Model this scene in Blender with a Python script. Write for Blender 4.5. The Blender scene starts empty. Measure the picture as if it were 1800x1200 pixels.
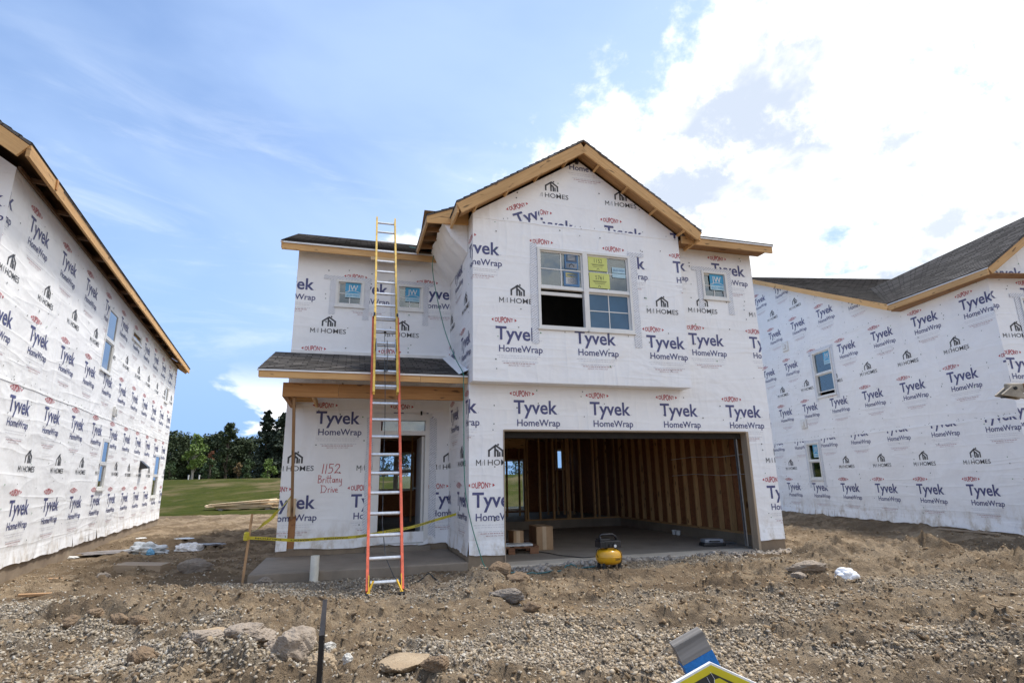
import bpy, bmesh, math, random
import numpy as np
from mathutils import Vector, Matrix
R = math.radians
random.seed(7)
S = bpy.context.scene
COL = S.collection

# ------------------------------------------------------------------ camera
cam_d = bpy.data.cameras.new('camera'); cam = bpy.data.objects.new('camera', cam_d); COL.objects.link(cam)
cam_d.sensor_width = 36; cam_d.lens = 980.65/1800*36; cam_d.clip_end = 3000; cam_d.clip_start = .05
_p, _r = 0.24147546, -0.01709107
_F = Vector((0, math.cos(_p), math.sin(_p))); _U = Vector((0, -math.sin(_p), math.cos(_p))); _X = Vector((1, 0, 0))
_X2 = math.cos(_r)*_X+math.sin(_r)*_U; _U2 = -math.sin(_r)*_X+math.cos(_r)*_U
m = Matrix((_X2, _U2, -_F)).transposed().to_4x4(); m.translation = (0, 0, 1.37)
cam.matrix_world = m
S.camera = cam

# ------------------------------------------------------------------ light
SUN_EL, SUN_AZ = 68, 60          # azimuth from +Y towards +X
w = bpy.data.worlds.new('World'); S.world = w; w.use_nodes = True
sun_d = bpy.data.lights.new('sun', 'SUN'); sun_d.energy = 1.7; sun_d.angle = R(9); sun_d.color = (1, .95, .87)
sun = bpy.data.objects.new('sun', sun_d); COL.objects.link(sun)
_sd = Vector((math.sin(R(SUN_AZ))*math.cos(R(SUN_EL)), math.cos(R(SUN_AZ))*math.cos(R(SUN_EL)), math.sin(R(SUN_EL))))
sun.rotation_euler = _sd.to_track_quat('Z', 'Y').to_euler(); sun.location = (30, 20, 40)
S.view_settings.view_transform = 'Standard'; S.view_settings.look = 'None'
S.view_settings.exposure = 1.42; S.view_settings.gamma = 1

class NT:
    """tiny node-tree helper"""
    def __init__(s, nt): s.t = nt; s.n = nt.nodes; s.l = nt.links
    def node(s, kind, inp=None, **kw):
        n = s.n.new(kind)
        for k, v in kw.items(): setattr(n, k, v)
        for k, v in (inp or {}).items():
            if isinstance(v, bpy.types.NodeSocket): s.l.new(v, n.inputs[k])
            else:
                try: n.inputs[k].default_value = v
                except Exception: n.inputs[k].default_value = (*v, 1)
        return n
    def math(s, op, a, b=None, c=None, clamp=False):
        n = s.n.new('ShaderNodeMath'); n.operation = op; n.use_clamp = clamp
        for i, v in enumerate((a, b, c)):
            if v is None: continue
            if isinstance(v, bpy.types.NodeSocket): s.l.new(v, n.inputs[i])
            else: n.inputs[i].default_value = v
        return n.outputs[0]
    def vmath(s, op, a, b):
        n = s.n.new('ShaderNodeVectorMath'); n.operation = op
        for i, v in enumerate((a, b)):
            if isinstance(v, bpy.types.NodeSocket): s.l.new(v, n.inputs[i])
            else: n.inputs[i].default_value = v
        return n.outputs[0]
    def mix(s, f, a, b, mode='MIX'):
        n = s.n.new('ShaderNodeMix'); n.data_type = 'RGBA'; n.blend_type = mode
        for k, v in ((0, f), (6, a), (7, b)):
            if isinstance(v, bpy.types.NodeSocket): s.l.new(v, n.inputs[k])
            elif k and not isinstance(v, float): n.inputs[k].default_value = (*v, 1) if len(v) == 3 else v
            else: n.inputs[k].default_value = v
        return n.outputs[2]
    def noise(s, vec, scale, detail=4, rough=.55, dist=0, out=0):
        n = s.n.new('ShaderNodeTexNoise'); n.inputs['Scale'].default_value = scale; n.inputs['Detail'].default_value = detail
        n.inputs['Roughness'].default_value = rough; n.inputs['Distortion'].default_value = dist
        if vec is not None: s.l.new(vec, n.inputs['Vector'])
        return n.outputs[out]
    def sstep(s, x, a, b, lo=0., hi=1.):
        n = s.n.new('ShaderNodeMapRange'); n.interpolation_type = 'SMOOTHSTEP'
        s.l.new(x, n.inputs[0])
        for i, v in ((1, a), (2, b), (3, lo), (4, hi)): n.inputs[i].default_value = v
        return n.outputs[0]
    def mapping(s, vec, scale=(1, 1, 1), loc=(0, 0, 0), rot=(0, 0, 0)):
        n = s.n.new('ShaderNodeMapping'); s.l.new(vec, n.inputs[0])
        n.inputs['Scale'].default_value = scale; n.inputs['Location'].default_value = loc; n.inputs['Rotation'].default_value = rot
        return n.outputs[0]
    def bump(s, h, strength=.3, dist=.01, normal=None):
        n = s.n.new('ShaderNodeBump'); s.l.new(h, n.inputs['Height'])
        n.inputs['Strength'].default_value = strength; n.inputs['Distance'].default_value = dist
        if normal is not None: s.l.new(normal, n.inputs['Normal'])
        return n.outputs[0]

def build_world():
    g = NT(w.node_tree); g.n.clear()
    sky = g.node('ShaderNodeTexSky', sky_type='NISHITA', sun_disc=False, sun_elevation=R(SUN_EL), sun_rotation=R(SUN_AZ),
                 air_density=1.0, dust_density=1.2, ozone_density=1.6)
    tc = g.node('ShaderNodeTexCoord').outputs['Generated']
    sx = g.node('ShaderNodeSeparateXYZ', {0: tc}); x, y, z = sx.outputs
    zc = g.math('MAXIMUM', z, 0.0)
    den = g.math('ADD', zc, .22)
    pl = g.node('ShaderNodeCombineXYZ', {0: g.math('DIVIDE', x, den), 1: g.math('DIVIDE', y, den), 2: 0.0}).outputs[0]
    # cloud deck to the right, its edge climbing away from the gable
    edge = g.math('ADD', g.math('SUBTRACT', x, g.math('MULTIPLY', z, 1.75)), 1.07)
    edge2 = g.math('ADD', x, g.math('ADD', g.math('MULTIPLY', z, 1.3), -.20))
    cov = g.math('MINIMUM', edge, g.math('MULTIPLY', edge2, 1.2))
    bias = g.sstep(cov, -.34, .42, -.34, .10)
    n1 = g.noise(pl, 2.6, 12, .62, .1)
    n2 = g.noise(tc, 8.5, 12, .64, .1)
    nn = g.math('ADD', g.math('MULTIPLY', n1, .5), g.math('MULTIPLY', n2, .5))
    d = g.math('ADD', g.math('SUBTRACT', nn, .5), bias)
    big = g.sstep(d, -.045, .095)
    # low cumulus near the horizon
    nl = g.noise(g.mapping(tc, (1, 1, 2.4), (3.1, .7, .4)), 5.2, 8, .55, .2)
    band = g.math('MULTIPLY', g.sstep(z, .02, .07), g.sstep(z, .10, .20, 1, 0))
    low = g.math('MULTIPLY', g.sstep(nl, .50, .58), band)
    cm = g.math('MAXIMUM', big, low)
    # veils
    nv = g.noise(g.mapping(tc, (1.1, 1, 1.9), rot=(0, .45, 0)), 1.4, 5, .52, .5)
    veil = g.math('ADD', g.sstep(nv, .30, .72, .12, .62), g.math('ADD', g.sstep(z, .02, .5, .14, 0), g.sstep(edge, -.15, .45, 0, .55)), clamp=True)
    sh = g.noise(g.mapping(pl, (1, 1, 1), (.9, .55, 0)), 2.6, 7, .58, .3)
    shade = g.math('MULTIPLY', g.sstep(sh, .36, .58), g.sstep(d, .03, .15))
    sh2 = g.noise(g.mapping(tc, (1, 1, 2.0), (5.2, 3.3, 1.7)), 3.2, 7, .58, .3)
    shade = g.math('MAXIMUM', shade, g.math('MULTIPLY', g.sstep(sh2, .46, .64, 0, .9), g.sstep(d, .05, .16)))
    ccol = g.mix(shade, (6.1, 6.0, 5.85), (2.75, 3.1, 3.7))
    tint = g.mix(1.0, sky.outputs[0], (.66, .75, .84), 'MULTIPLY')
    base = g.mix(veil, tint, (2.45, 3.2, 4.55))
    base = g.mix(g.sstep(z, .03, .50, .74, 0), base, (1.10, 2.10, 4.0))
    ci = g.noise(g.mapping(tc, (1.6, 1.2, 8.0), (2, 1, .3), (0, .16, 0)), 1.9, 9, .62, .6)
    base = g.mix(g.math('MULTIPLY', g.sstep(ci, .50, .78, 0, .5), g.math('MULTIPLY', g.sstep(z, .12, .26), g.sstep(z, .40, .62, 1, 0))), base, (3.9, 4.3, 4.9))
    col = g.mix(cm, base, ccol)
    col = g.mix(g.sstep(z, -.02, .0), (2.2, 1.9, 1.6), col)
    bg = g.node('ShaderNodeBackground', {'Color': col, 'Strength': .1})
    g.l.new(bg.outputs[0], g.node('ShaderNodeOutputWorld').inputs[0])
build_world()

# ------------------------------------------------------------------ materials
MATS = {}
def mat(name, fn, **kw):
    mm = bpy.data.materials.new(name); mm.use_nodes = True
    g = NT(mm.node_tree); b = g.n['Principled BSDF']
    for k, v in kw.items():
        b.inputs[k.replace('_', ' ')].default_value = v if not isinstance(v, tuple) else (*v, 1)
    if fn: fn(g, b)
    MATS[name] = mm
    return mm
def ocoord(g): return g.node('ShaderNodeTexCoord').outputs['Object']
def uvc(g): return g.node('ShaderNodeTexCoord').outputs['UV']
def setc(g, b, c): g.l.new(c, b.inputs['Base Color'])
def setn(g, b, n): g.l.new(n, b.inputs['Normal'])

def wrap_bump(g):
    o = ocoord(g)
    a = g.noise(o, .8, 3, .5, 1.2)
    def folds(sc, rot, loc, p):
        n = g.noise(g.mapping(o, sc, loc, rot), 1.0, 2, .45, .35)
        r = g.math('SUBTRACT', 1.0, g.math('MULTIPLY', g.math('ABSOLUTE', g.math('SUBTRACT', n, .5)), 5.0), clamp=True)
        return g.math('POWER', r, p)
    m1 = g.sstep(g.noise(g.mapping(o, loc=(3, 1, 2)), .7, 2), .42, .60); m2 = g.sstep(g.noise(g.mapping(o, loc=(7, 5, 1)), .8, 2), .45, .62)
    f1 = g.math('MULTIPLY', folds((2.6, 2.6, .45), (.75, .75, 0), (0, 0, 0), 2.5), m1)
    f2 = g.math('MULTIPLY', folds((2.2, 2.2, .50), (-.95, -.95, 0), (4, 2, 1), 2.5), m2)
    f3 = folds((.35, .35, 3.4), (.08, .08, 0), (1, 7, 3), 3.0)
    f = g.noise(g.mapping(o, (1, 1, 1.6)), 5.0, 3, .5, .8)
    h = g.math('ADD', g.math('MULTIPLY', a, 1.3), g.math('MULTIPLY', f1, .22))
    h = g.math('ADD', h, g.math('MULTIPLY', f2, .20)); h = g.math('ADD', h, g.math('MULTIPLY', f3, .11)); h = g.math('ADD', h, g.math('MULTIPLY', f, .10))
    return o, g.bump(h, .75, .05)
def m_wrap(g, b):
    o, n = wrap_bump(g); setn(g, b, n)
    z = g.node('ShaderNodeSeparateXYZ', {0: o}).outputs[2]
    mott = g.noise(o, 1.3, 6, .65)
    c = g.mix(g.sstep(mott, .35, .7), (.88, .88, .88), (.83, .83, .835))
    dirt = g.math('MULTIPLY', g.sstep(z, .15, .85, .75, 0), g.sstep(g.noise(g.mapping(o, (1, 1, .6)), 4.0, 8, .72), .46, .66))
    c = g.mix(dirt, c, (.46, .38, .28))
    setc(g, b, c)
mat('wrap', m_wrap, Roughness=.55)
def ink(name, col):
    def f(g, b):
        o, n = wrap_bump(g); setn(g, b, n)
        setc(g, b, g.mix(g.sstep(g.noise(o, 14, 4), .3, .75), col, tuple(min(1, v*1.25+.012) for v in col)))
    mat(name, f, Roughness=.5)
ink('ink_navy', (.055, .060, .165)); ink('ink_red', (.40, .035, .045)); ink('ink_black', (.040, .040, .045))
ink('ink_grey', (.52, .52, .55)); ink('ink_rose', (.46, .33, .34)); ink('nail_cap', (.05, .06, .05)); ink('nail_green', (.06, .22, .08))
WRAP_MATS = ['wrap', 'ink_navy', 'ink_red', 'ink_black', 'ink_grey', 'ink_rose', 'nail_cap', 'nail_green', 'osb_dark', 'lumber']
def m_tape(g, b):
    o, n = wrap_bump(g); setn(g, b, n)
    u = uvc(g)
    wv = g.node('ShaderNodeTexWave', {0: g.mapping(u, (1, 1, 1), rot=(0, 0, .9)), 'Scale': 9, 'Distortion': 1.5, 'Detail': 3, 'Detail Scale': 6}).outputs['Fac']
    sp = g.noise(u, 60, 3, .6)
    f = g.math('MULTIPLY', g.sstep(wv, .35, .8), g.sstep(sp, .35, .6))
    setc(g, b, g.mix(f, (.74, .75, .78), (.36, .38, .43)))
mat('flashing_tape', m_tape, Roughness=.4)

def lumber(name, c1, c2, knots=True, rough=.75):
    def f(g, b):
        u = uvc(g)
        gr = g.noise(g.mapping(u, (1.6, 34, 1)), 1.0, 5, .6, .6)
        c = g.mix(g.sstep(gr, .3, .7), c1, c2)
        big = g.noise(g.mapping(u, (.9, 2, 1)), 1.3, 3, .5)
        c = g.mix(g.sstep(big, .35, .75, 0, .45), c, tuple(v*.62 for v in c1))
        if knots:
            k = g.noise(g.mapping(u, (4.2, 15, 1), (5, 2, 0)), 1.0, 1, .3)
            c = g.mix(g.sstep(k, .66, .74, 0, .85), c, tuple(v*.25 for v in c2))
        rn = g.node('ShaderNodeObjectInfo').outputs['Random']
        c = g.mix(1.0, c, g.mix(rn, (.78, .76, .74), (1.12, 1.10, 1.06)), 'MULTIPLY')
        setc(g, b, c); setn(g, b, g.bump(gr, .25, .004))
    mat(name, f, Roughness=rough)
lumber('lumber', (.72, .45, .20), (.58, .335, .135))
lumber('lumber_pale', (.80, .63, .42), (.66, .49, .30))
lumber('lumber_beam', (.56, .30, .115), (.42, .205, .07))
lumber('lumber_stud', (.62, .38, .165), (.48, .275, .11))
lumber('lumber_grey', (.31, .29, .27), (.13, .12, .11))
lumber('soffit_wood', (.56, .33, .15), (.42, .225, .09), False)
lumber('shade_wood', (.16, .09, .045), (.11, .06, .03), False)  # darkened copy of the eave wood, soffit shade put into its colour
lumber('deck_wood', (.36, .20, .09), (.26, .135, .055))
lumber('pallet_wood', (.30, .15, .08), (.20, .095, .05))
lumber('stake_wood', (.42, .26, .14), (.33, .19, .09))
lumber('jamb_wood', (.40, .32, .235), (.31, .24, .17), False)
def m_osb(c1, c2):
    def f(g, b):
        o = ocoord(g)
        v = g.node('ShaderNodeTexVoronoi', {'Vector': g.mapping(o, (1, 1, 1), rot=(.3, .2, .5)), 'Scale': 16.0}).outputs['Color']
        s = g.node('ShaderNodeSeparateColor', {0: v}).outputs[0]
        n = g.noise(o, 40, 3)
        setc(g, b, g.mix(g.math('MULTIPLY', s, g.sstep(n, .3, .7)), c1, c2))
    return f
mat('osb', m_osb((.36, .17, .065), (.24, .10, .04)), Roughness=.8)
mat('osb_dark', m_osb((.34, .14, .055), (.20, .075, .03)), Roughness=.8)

def m_shingle(g, b):
    u = uvc(g)
    br = g.node('ShaderNodeTexBrick', {'Vector': u, 'Color1': (.085, .078, .072, 1), 'Color2': (.265, .243, .225, 1), 'Mortar': (.020, .018, .017, 1),
                'Scale': 1.0, 'Mortar Size': .010, 'Bias': -.15, 'Brick Width': .23, 'Row Height': .145}, offset=.37)
    n = g.noise(u, 3.5, 6, .7); fine = g.noise(u, 120, 2, .7)
    c = g.mix(g.sstep(n, .3, .75, 0, .35), br.outputs['Color'], (.145, .133, .122))
    row = g.math('FRACT', g.math('DIVIDE', g.node('ShaderNodeSeparateXYZ', {0: u}).outputs[1], .145))
    c = g.mix(g.sstep(row, .72, .95, 0, .62), c, (.022, .020, .019))
    c = g.mix(g.sstep(fine, .35, .75, 0, .35), c, (.13, .12, .11))
    setc(g, b, c); setn(g, b, g.bump(fine, .5, .004, g.bump(br.outputs['Fac'], .4, -.006)))
mat('shingles', m_shingle, Roughness=.92, Specular_IOR_Level=0.15)
def m_concrete(c1, c2, sc=1.0):
    def f(g, b):
        o = ocoord(g)
        n = g.noise(o, 1.6*sc, 8, .68); n2 = g.noise(g.mapping(o, (1, 1, .25)), 4.0*sc, 5, .6)
        c = g.mix(g.sstep(n, .32, .7), c1, c2)
        c = g.mix(g.sstep(n2, .5, .75, 0, .4), c, tuple(v*.6 for v in c2))
        setc(g, b, c); setn(g, b, g.bump(g.noise(o, 60, 5, .7), .3, .004))
    return f
mat('concrete', m_concrete((.36, .31, .25), (.25, .21, .165)), Roughness=.9)
mat('concrete_porch', m_concrete((.27, .225, .175), (.185, .15, .115), .6), Roughness=.85)
mat('concrete_pale', m_concrete((.66, .58, .46), (.54, .46, .36)), Roughness=.9)
mat('concrete_floor', m_concrete((.34, .295, .24), (.25, .215, .175), .5), Roughness=.8)
mat('foundation', m_concrete((.30, .235, .165), (.22, .165, .115)), Roughness=.95)
def m_plain(c, var=.12, sc=6, bump=0.0):
    def f(g, b):
        o = ocoord(g); n = g.noise(o, sc, 5, .6)
        setc(g, b, g.mix(g.sstep(n, .3, .7), tuple(v*(1-var) for v in c), tuple(min(1, v*(1+var)) for v in c)))
        if bump: setn(g, b, g.bump(g.noise(o, sc*6, 4), bump, .01))
    return f
mat('vinyl', m_plain((.74, .73, .70), .05, 3), Roughness=.35)
mat('drip_metal', m_plain((.62, .61, .60), .08, 4), Roughness=.4, Metallic=.3)
mat('dark_void', m_plain((.03, .027, .025), .2), Roughness=.9)  # near-black; on partitions and decks the rooms' shade is put into this colour
mat('drywall', m_plain((.30, .28, .26), .1), Roughness=.9)
mat('black_plastic', m_plain((.018, .018, .02), .2, 20), Roughness=.42)
mat('black_metal', m_plain((.02, .02, .022), .2, 20), Roughness=.3, Metallic=.2)
mat('rubber', m_plain((.02, .02, .02), .2, 20), Roughness=.8)
mat('galvanised', m_plain((.52, .54, .56), .12, 12), Roughness=.35, Metallic=.85)
mat('aluminium', m_plain((.66, .67, .68), .1, 25), Roughness=.38, Metallic=.75)
mat('rail_orange', m_plain((.66, .125, .060), .24, 14), Roughness=.45)
mat('rail_yellow', m_plain((.60, .39, .055), .24, 14), Roughness=.45)
mat('foot_yellow', m_plain((.70, .42, .03), .1, 9), Roughness=.5)
mat('tank_yellow', m_plain((.70, .36, .012), .07, 9), Roughness=.28, Coat_Weight=.5)
mat('cardboard', m_plain((.34, .22, .125), .12, 5), Roughness=.9)
mat('cardboard_tape', m_plain((.46, .34, .22), .1, 5), Roughness=.5)
mat('pvc', m_plain((.68, .66, .58), .1, 7), Roughness=.4)
mat('caution_yellow', m_plain((.52, .43, .03), .1, 12), Roughness=.45)
mat('sign_yellow', m_plain((.68, .56, .02), .1, 8), Roughness=.5)
mat('sign_white', m_plain((.74, .74, .74), .06, 8), Roughness=.5)
mat('sign_grey', m_plain((.30, .31, .33), .15, 8), Roughness=.4)
mat('paint_blue', m_plain((.008, .16, .46), .25, 14, .4), Roughness=.6)
mat('bag_white', m_plain((.74, .75, .77), .12, 9, .5), Roughness=.35)
mat('bag_clear', m_plain((.52, .55, .57), .2, 9, .6), Roughness=.25)
mat('bag_blue', m_plain((.12, .33, .55), .15, 9), Roughness=.4)
mat('sheet_dark', m_plain((.16, .14, .13), .25, 7, .5), Roughness=.35)
mat('paper_white', m_plain((.72, .72, .70), .05, 5), Roughness=.7)
mat('note_yellow', m_plain((.62, .66, .20), .06, 5), Roughness=.7)
mat('note_gold', m_plain((.62, .55, .22), .06, 5), Roughness=.7)
mat('sticker_blue', m_plain((.05, .33, .56), .1, 6), Roughness=.45)
mat('sticker_pale', m_plain((.42, .60, .68), .1, 6), Roughness=.45)
mat('poster_blue', m_plain((.06, .17, .34), .15, 6), Roughness=.45)
mat('poster_grey', m_plain((.22, .24, .27), .15, 6), Roughness=.45)
mat('marker_black', m_plain((.03, .03, .03), .2), Roughness=.6)
mat('marker_red', m_plain((.34, .035, .05), .3, 30), Roughness=.6)
mat('arm_beige', m_plain((.34, .29, .22), .25, 9, .3), Roughness=.6)
mat('hose_green', m_plain((.03, .20, .15), .2, 15), Roughness=.5)
mat('hose_black', m_plain((.02, .025, .025), .2, 15), Roughness=.5)
mat('hose_blue', m_plain((.06, .15, .155), .2, 15), Roughness=.5)
mat('rope', m_plain((.05, .06, .07), .3, 30), Roughness=.8)
def m_glass(refl, tint, rough=.015, bl=.22):
    def f(g, b):
        lw = g.node('ShaderNodeLayerWeight', {'Blend': bl}).outputs['Fresnel']
        fac = g.math('ADD', g.math('MULTIPLY', lw, .8), refl, clamp=True)
        o = ocoord(g); nb = g.bump(g.noise(o, 1.6, 2), .03, .05)
        gl = g.node('ShaderNodeBsdfGlossy', {'Color': (.92, .95, .97, 1), 'Roughness': rough, 'Normal': nb})
        tr = g.node('ShaderNodeBsdfTransparent', {'Color': (*tint, 1)})
        mx = g.node('ShaderNodeMixShader', {0: fac, 1: tr.outputs[0], 2: gl.outputs[0]})
        g.l.new(mx.outputs[0], g.n['Material Output'].inputs[0])
    return f
mat('glass', m_glass(.12, (.55, .63, .62)))
mat('glass_side', m_glass(.25, (.40, .46, .48), .015, .5))
mat('glass_clear', m_glass(.03, (.88, .92, .92)))
mat('glass_film', m_plain((.035, .11, .20), .1, 3), Roughness=.12)
def m_leaf(c1, c2, sc=.35):
    def f(g, b):
        o = ocoord(g)
        n = g.noise(o, sc, 4, .6); n2 = g.noise(o, 6, 3, .6)
        c = g.mix(g.sstep(n, .32, .7), c1, c2)
        setc(g, b, g.mix(g.sstep(n2, .35, .75, 0, .5), c, tuple(v*.55 for v in c1)))
    return f
mat('leaf_dark', m_leaf((.024, .042, .014), (.055, .080, .024)), Roughness=.8)
mat('leaf_spruce', m_leaf((.014, .026, .014), (.030, .046, .022), .8), Roughness=.85)
mat('leaf_bright', m_leaf((.11, .18, .03), (.18, .26, .05)), Roughness=.7)
mat('leaf_mid', m_leaf((.032, .066, .018), (.065, .105, .028)), Roughness=.75)
mat('leaf_red', m_leaf((.16, .055, .022), (.22, .09, .03)), Roughness=.75)
mat('leaf_tan', m_leaf((.15, .10, .04), (.20, .14, .05)), Roughness=.75)
mat('bark', m_plain((.10, .08, .06), .3, 9, .5), Roughness=.95)
mat('bark_pale', m_plain((.28, .26, .22), .2, 9, .5), Roughness=.95)

def m_ground(g, b):
    o = ocoord(g)
    n1 = g.noise(o, .45, 6, .6, .6); n2 = g.noise(o, 1.7, 8, .66, .4); n3 = g.noise(o, 11, 6, .7); n4 = g.noise(o, 55, 4, .7)
    c = g.mix(g.sstep(n1, .36, .66), (.345, .265, .178), (.275, .208, .138))
    c = g.mix(g.sstep(n2, .42, .62, 0, .85), c, (.165, .118, .075))
    c = g.mix(g.sstep(n3, .5, .75, 0, .55), c, (.42, .335, .23))
    n6 = g.noise(g.mapping(o, (.7, 1.2, 1), (4, 3, 0)), .62, 7, .68, .5); c = g.mix(g.sstep(n6, .47, .60, 0, .78), c, (.145, .106, .070))
    gp = g.node('ShaderNodeAttribute', attribute_name='gravel').outputs['Fac']
    v = g.node('ShaderNodeTexVoronoi', {'Vector': o, 'Scale': 34.0}).outputs['Color']
    vs = g.node('ShaderNodeSeparateColor', {0: v}).outputs[0]
    gcol = g.mix(vs, (.16, .135, .105), (.34, .295, .235))
    c = g.mix(g.math('MULTIPLY', gp, .8), c, gcol)
    c = g.mix(g.sstep(n4, .4, .8, 0, .35), c, (.10, .07, .045))
    setc(g, b, c)
    h = g.math('ADD', g.math('MULTIPLY', n3, 1.0), g.math('MULTIPLY', n4, .5))
    setn(g, b, g.bump(h, 1.0, .05))
mat('soil', m_ground, Roughness=.95, Specular_IOR_Level=0.05)
def m_lawn(g, b):
    o = ocoord(g)
    n1 = g.noise(g.mapping(o, (1, .6, 1)), .16, 6, .6, .5); n2 = g.noise(g.mapping(o, (1, .35, 1)), .8, 7, .7); n3 = g.noise(o, 7, 5, .7)
    c = g.mix(g.sstep(n2, .35, .7), (.042, .053, .010), (.074, .076, .018))
    c = g.mix(g.sstep(n3, .4, .7, 0, .5), c, (.028, .034, .009))
    n5 = g.noise(g.mapping(o, (.5, 1, 1)), .38, 6, .65, .4)
    c = g.mix(g.sstep(n1, .48, .62, 0, .85), c, (.150, .115, .062)); c = g.mix(g.sstep(n5, .58, .68, 0, .7), c, (.165, .120, .072))
    setc(g, b, c); setn(g, b, g.bump(n3, .8, .06))
mat('lawn_grass', m_lawn, Roughness=.95, Specular_IOR_Level=0.03)
def m_stone(g, b):
    a = g.node('ShaderNodeAttribute', attribute_name='tone').outputs['Color']
    o = ocoord(g)
    setc(g, b, g.mix(g.sstep(g.noise(o, 70, 3), .3, .75, 0, .45), a, g.mix(1.0, a, (.6, .57, .52), 'MULTIPLY')))
mat('pebble', m_stone, Roughness=.9, Specular_IOR_Level=0.12)
def rockmat(name, c1, c2):
    def f(g, b):
        o = ocoord(g); n = g.noise(o, 5, 8, .7, .4); n2 = g.noise(o, 34, 5, .7)
        c = g.mix(g.sstep(n, .35, .68), c1, c2)
        setc(g, b, g.mix(g.sstep(n2, .4, .75, 0, .5), c, tuple(v*.6 for v in c1)))
        setn(g, b, g.bump(g.math('ADD', n, g.math('MULTIPLY', n2, .4)), .9, .03))
    mat(name, f, Roughness=.95)
rockmat('rock_grey', (.37, .305, .24), (.25, .20, .155)); rockmat('rock_tan', (.42, .325, .215), (.33, .24, .15))
rockmat('rock_blue', (.27, .23, .19), (.175, .145, .12)); rockmat('rock_brown', (.25, .175, .11), (.17, .115, .07))
rockmat('rock_white', (.62, .60, .55), (.50, .47, .42))

# ------------------------------------------------------------------ mesh builder
def ident(p): return p
class MB:
    def __init__(s): s.v = []; s.f = []; s.m = []; s.uv = []
    def add(s, vs, fs, mi=0, uvs=None):
        b = len(s.v); s.v.extend([tuple(p) for p in vs])
        for k, f in enumerate(fs):
            s.f.append([i+b for i in f]); s.m.append(mi)
            s.uv.append([uvs[i] for i in f] if uvs else None)
    def quad(s, pts, mi=0, uv=None): s.add(pts, [tuple(range(len(pts)))], mi, uv)
    def box(s, a, b, mi=0, T=ident):
        a, b = [min(p, q) for p, q in zip(a, b)], [max(p, q) for p, q in zip(a, b)]
        d = [b[i]-a[i] for i in range(3)]; L = d.index(max(d)); ou, ov = random.random()*40, random.random()*40
        P = [(x, y, z) for z in (a[2], b[2]) for y in (a[1], b[1]) for x in (a[0], b[0])]
        F = [(0, 2, 3, 1), (4, 5, 7, 6), (0, 1, 5, 4), (2, 6, 7, 3), (0, 4, 6, 2), (1, 3, 7, 5)]
        ax = [(0, 1), (0, 1), (0, 2), (0, 2), (1, 2), (1, 2)]
        base = len(s.v); s.v.extend([tuple(T(p)) for p in P])
        o, ex, ey, ez = (Vector(T(q)) for q in ((0, 0, 0), (1, 0, 0), (0, 1, 0), (0, 0, 1)))
        flip = (ex-o).cross(ey-o).dot(ez-o) < 0
        for f, (i, j) in zip(F, ax):
            if j == L: i, j = j, i
            if flip: f = f[::-1]
            s.f.append([k+base for k in f]); s.m.append(mi)
            s.uv.append([(P[k][i]+ou, P[k][j]+ov) for k in f])
    def beam(s, p0, p1, wd, ht, mi=0, up=(0, 0, 1), T=ident):
        """rectangular bar from p0 to p1"""
        p0, p1 = Vector(p0), Vector(p1); d = p1-p0; L = d.length; d.normalize()
        sd = d.cross(Vector(up)).normalized(); u = sd.cross(d)
        M = lambda q: T(p0+d*q[0]+sd*q[1]+u*q[2])
        s.box((0, -wd/2, -ht/2), (L, wd/2, ht/2), mi, M)
    def tube(s, pts, r, n=8, mi=0, cap=True):
        pts = [Vector(p) for p in pts]; rs = r if isinstance(r, (list, tuple)) else [r]*len(pts)
        base = len(s.v); prev = None
        for i, p in enumerate(pts):
            d = (pts[min(i+1, len(pts)-1)]-pts[max(i-1, 0)]).normalized()
            if prev is None:
                a = d.orthogonal().normalized()
            else:
                a = (prev-d*prev.dot(d)).normalized()
            prev = a; b = d.cross(a)
            for k in range(n):
                t = 2*math.pi*k/n; s.v.append(tuple(p+(a*math.cos(t)+b*math.sin(t))*rs[i]))
        for i in range(len(pts)-1):
            for k in range(n):
                q = base+i*n; s.f.append([q+k, q+(k+1) % n, q+n+(k+1) % n, q+n+k]); s.m.append(mi); s.uv.append(None)
        if cap:
            s.f.append([base+k for k in range(n)][::-1]); s.m.append(mi); s.uv.append(None)
            q = base+(len(pts)-1)*n; s.f.append([q+k for k in range(n)]); s.m.append(mi); s.uv.append(None)
    def lathe(s, prof, n=24, mi=0, T=ident):
        base = len(s.v)
        for r, z in prof:
            for k in range(n):
                t = 2*math.pi*k/n; s.v.append(tuple(T((r*math.cos(t), r*math.sin(t), z))))
        for i in range(len(prof)-1):
            for k in range(n):
                q = base+i*n; s.f.append([q+k, q+(k+1) % n, q+n+(k+1) % n, q+n+k]); s.m.append(mi); s.uv.append(None)
    def build(s, name, mats, parent=None, smooth=False, bevel=0):
        me = bpy.data.meshes.new(name); me.from_pydata(s.v, [], s.f)
        for mn in ([mats] if isinstance(mats, str) else mats): me.materials.append(MATS[mn])
        me.polygons.foreach_set('material_index', s.m)
        if any(u is not None for u in s.uv):
            ul = me.uv_layers.new(name='UVMap'); flat = []
            for u, f in zip(s.uv, s.f):
                for i in range(len(f)): flat.extend(u[i] if u else (0., 0.))
            ul.data.foreach_set('uv', flat)
        if smooth: me.polygons.foreach_set('use_smooth', [True]*len(me.polygons))
        me.update()
        o = bpy.data.objects.new(name, me); COL.objects.link(o)
        if parent: o.parent = parent
        if bevel:
            bv = o.modifiers.new('bevel', 'BEVEL'); bv.width = bevel; bv.segments = 2; bv.limit_method = 'ANGLE'
        return o

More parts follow.
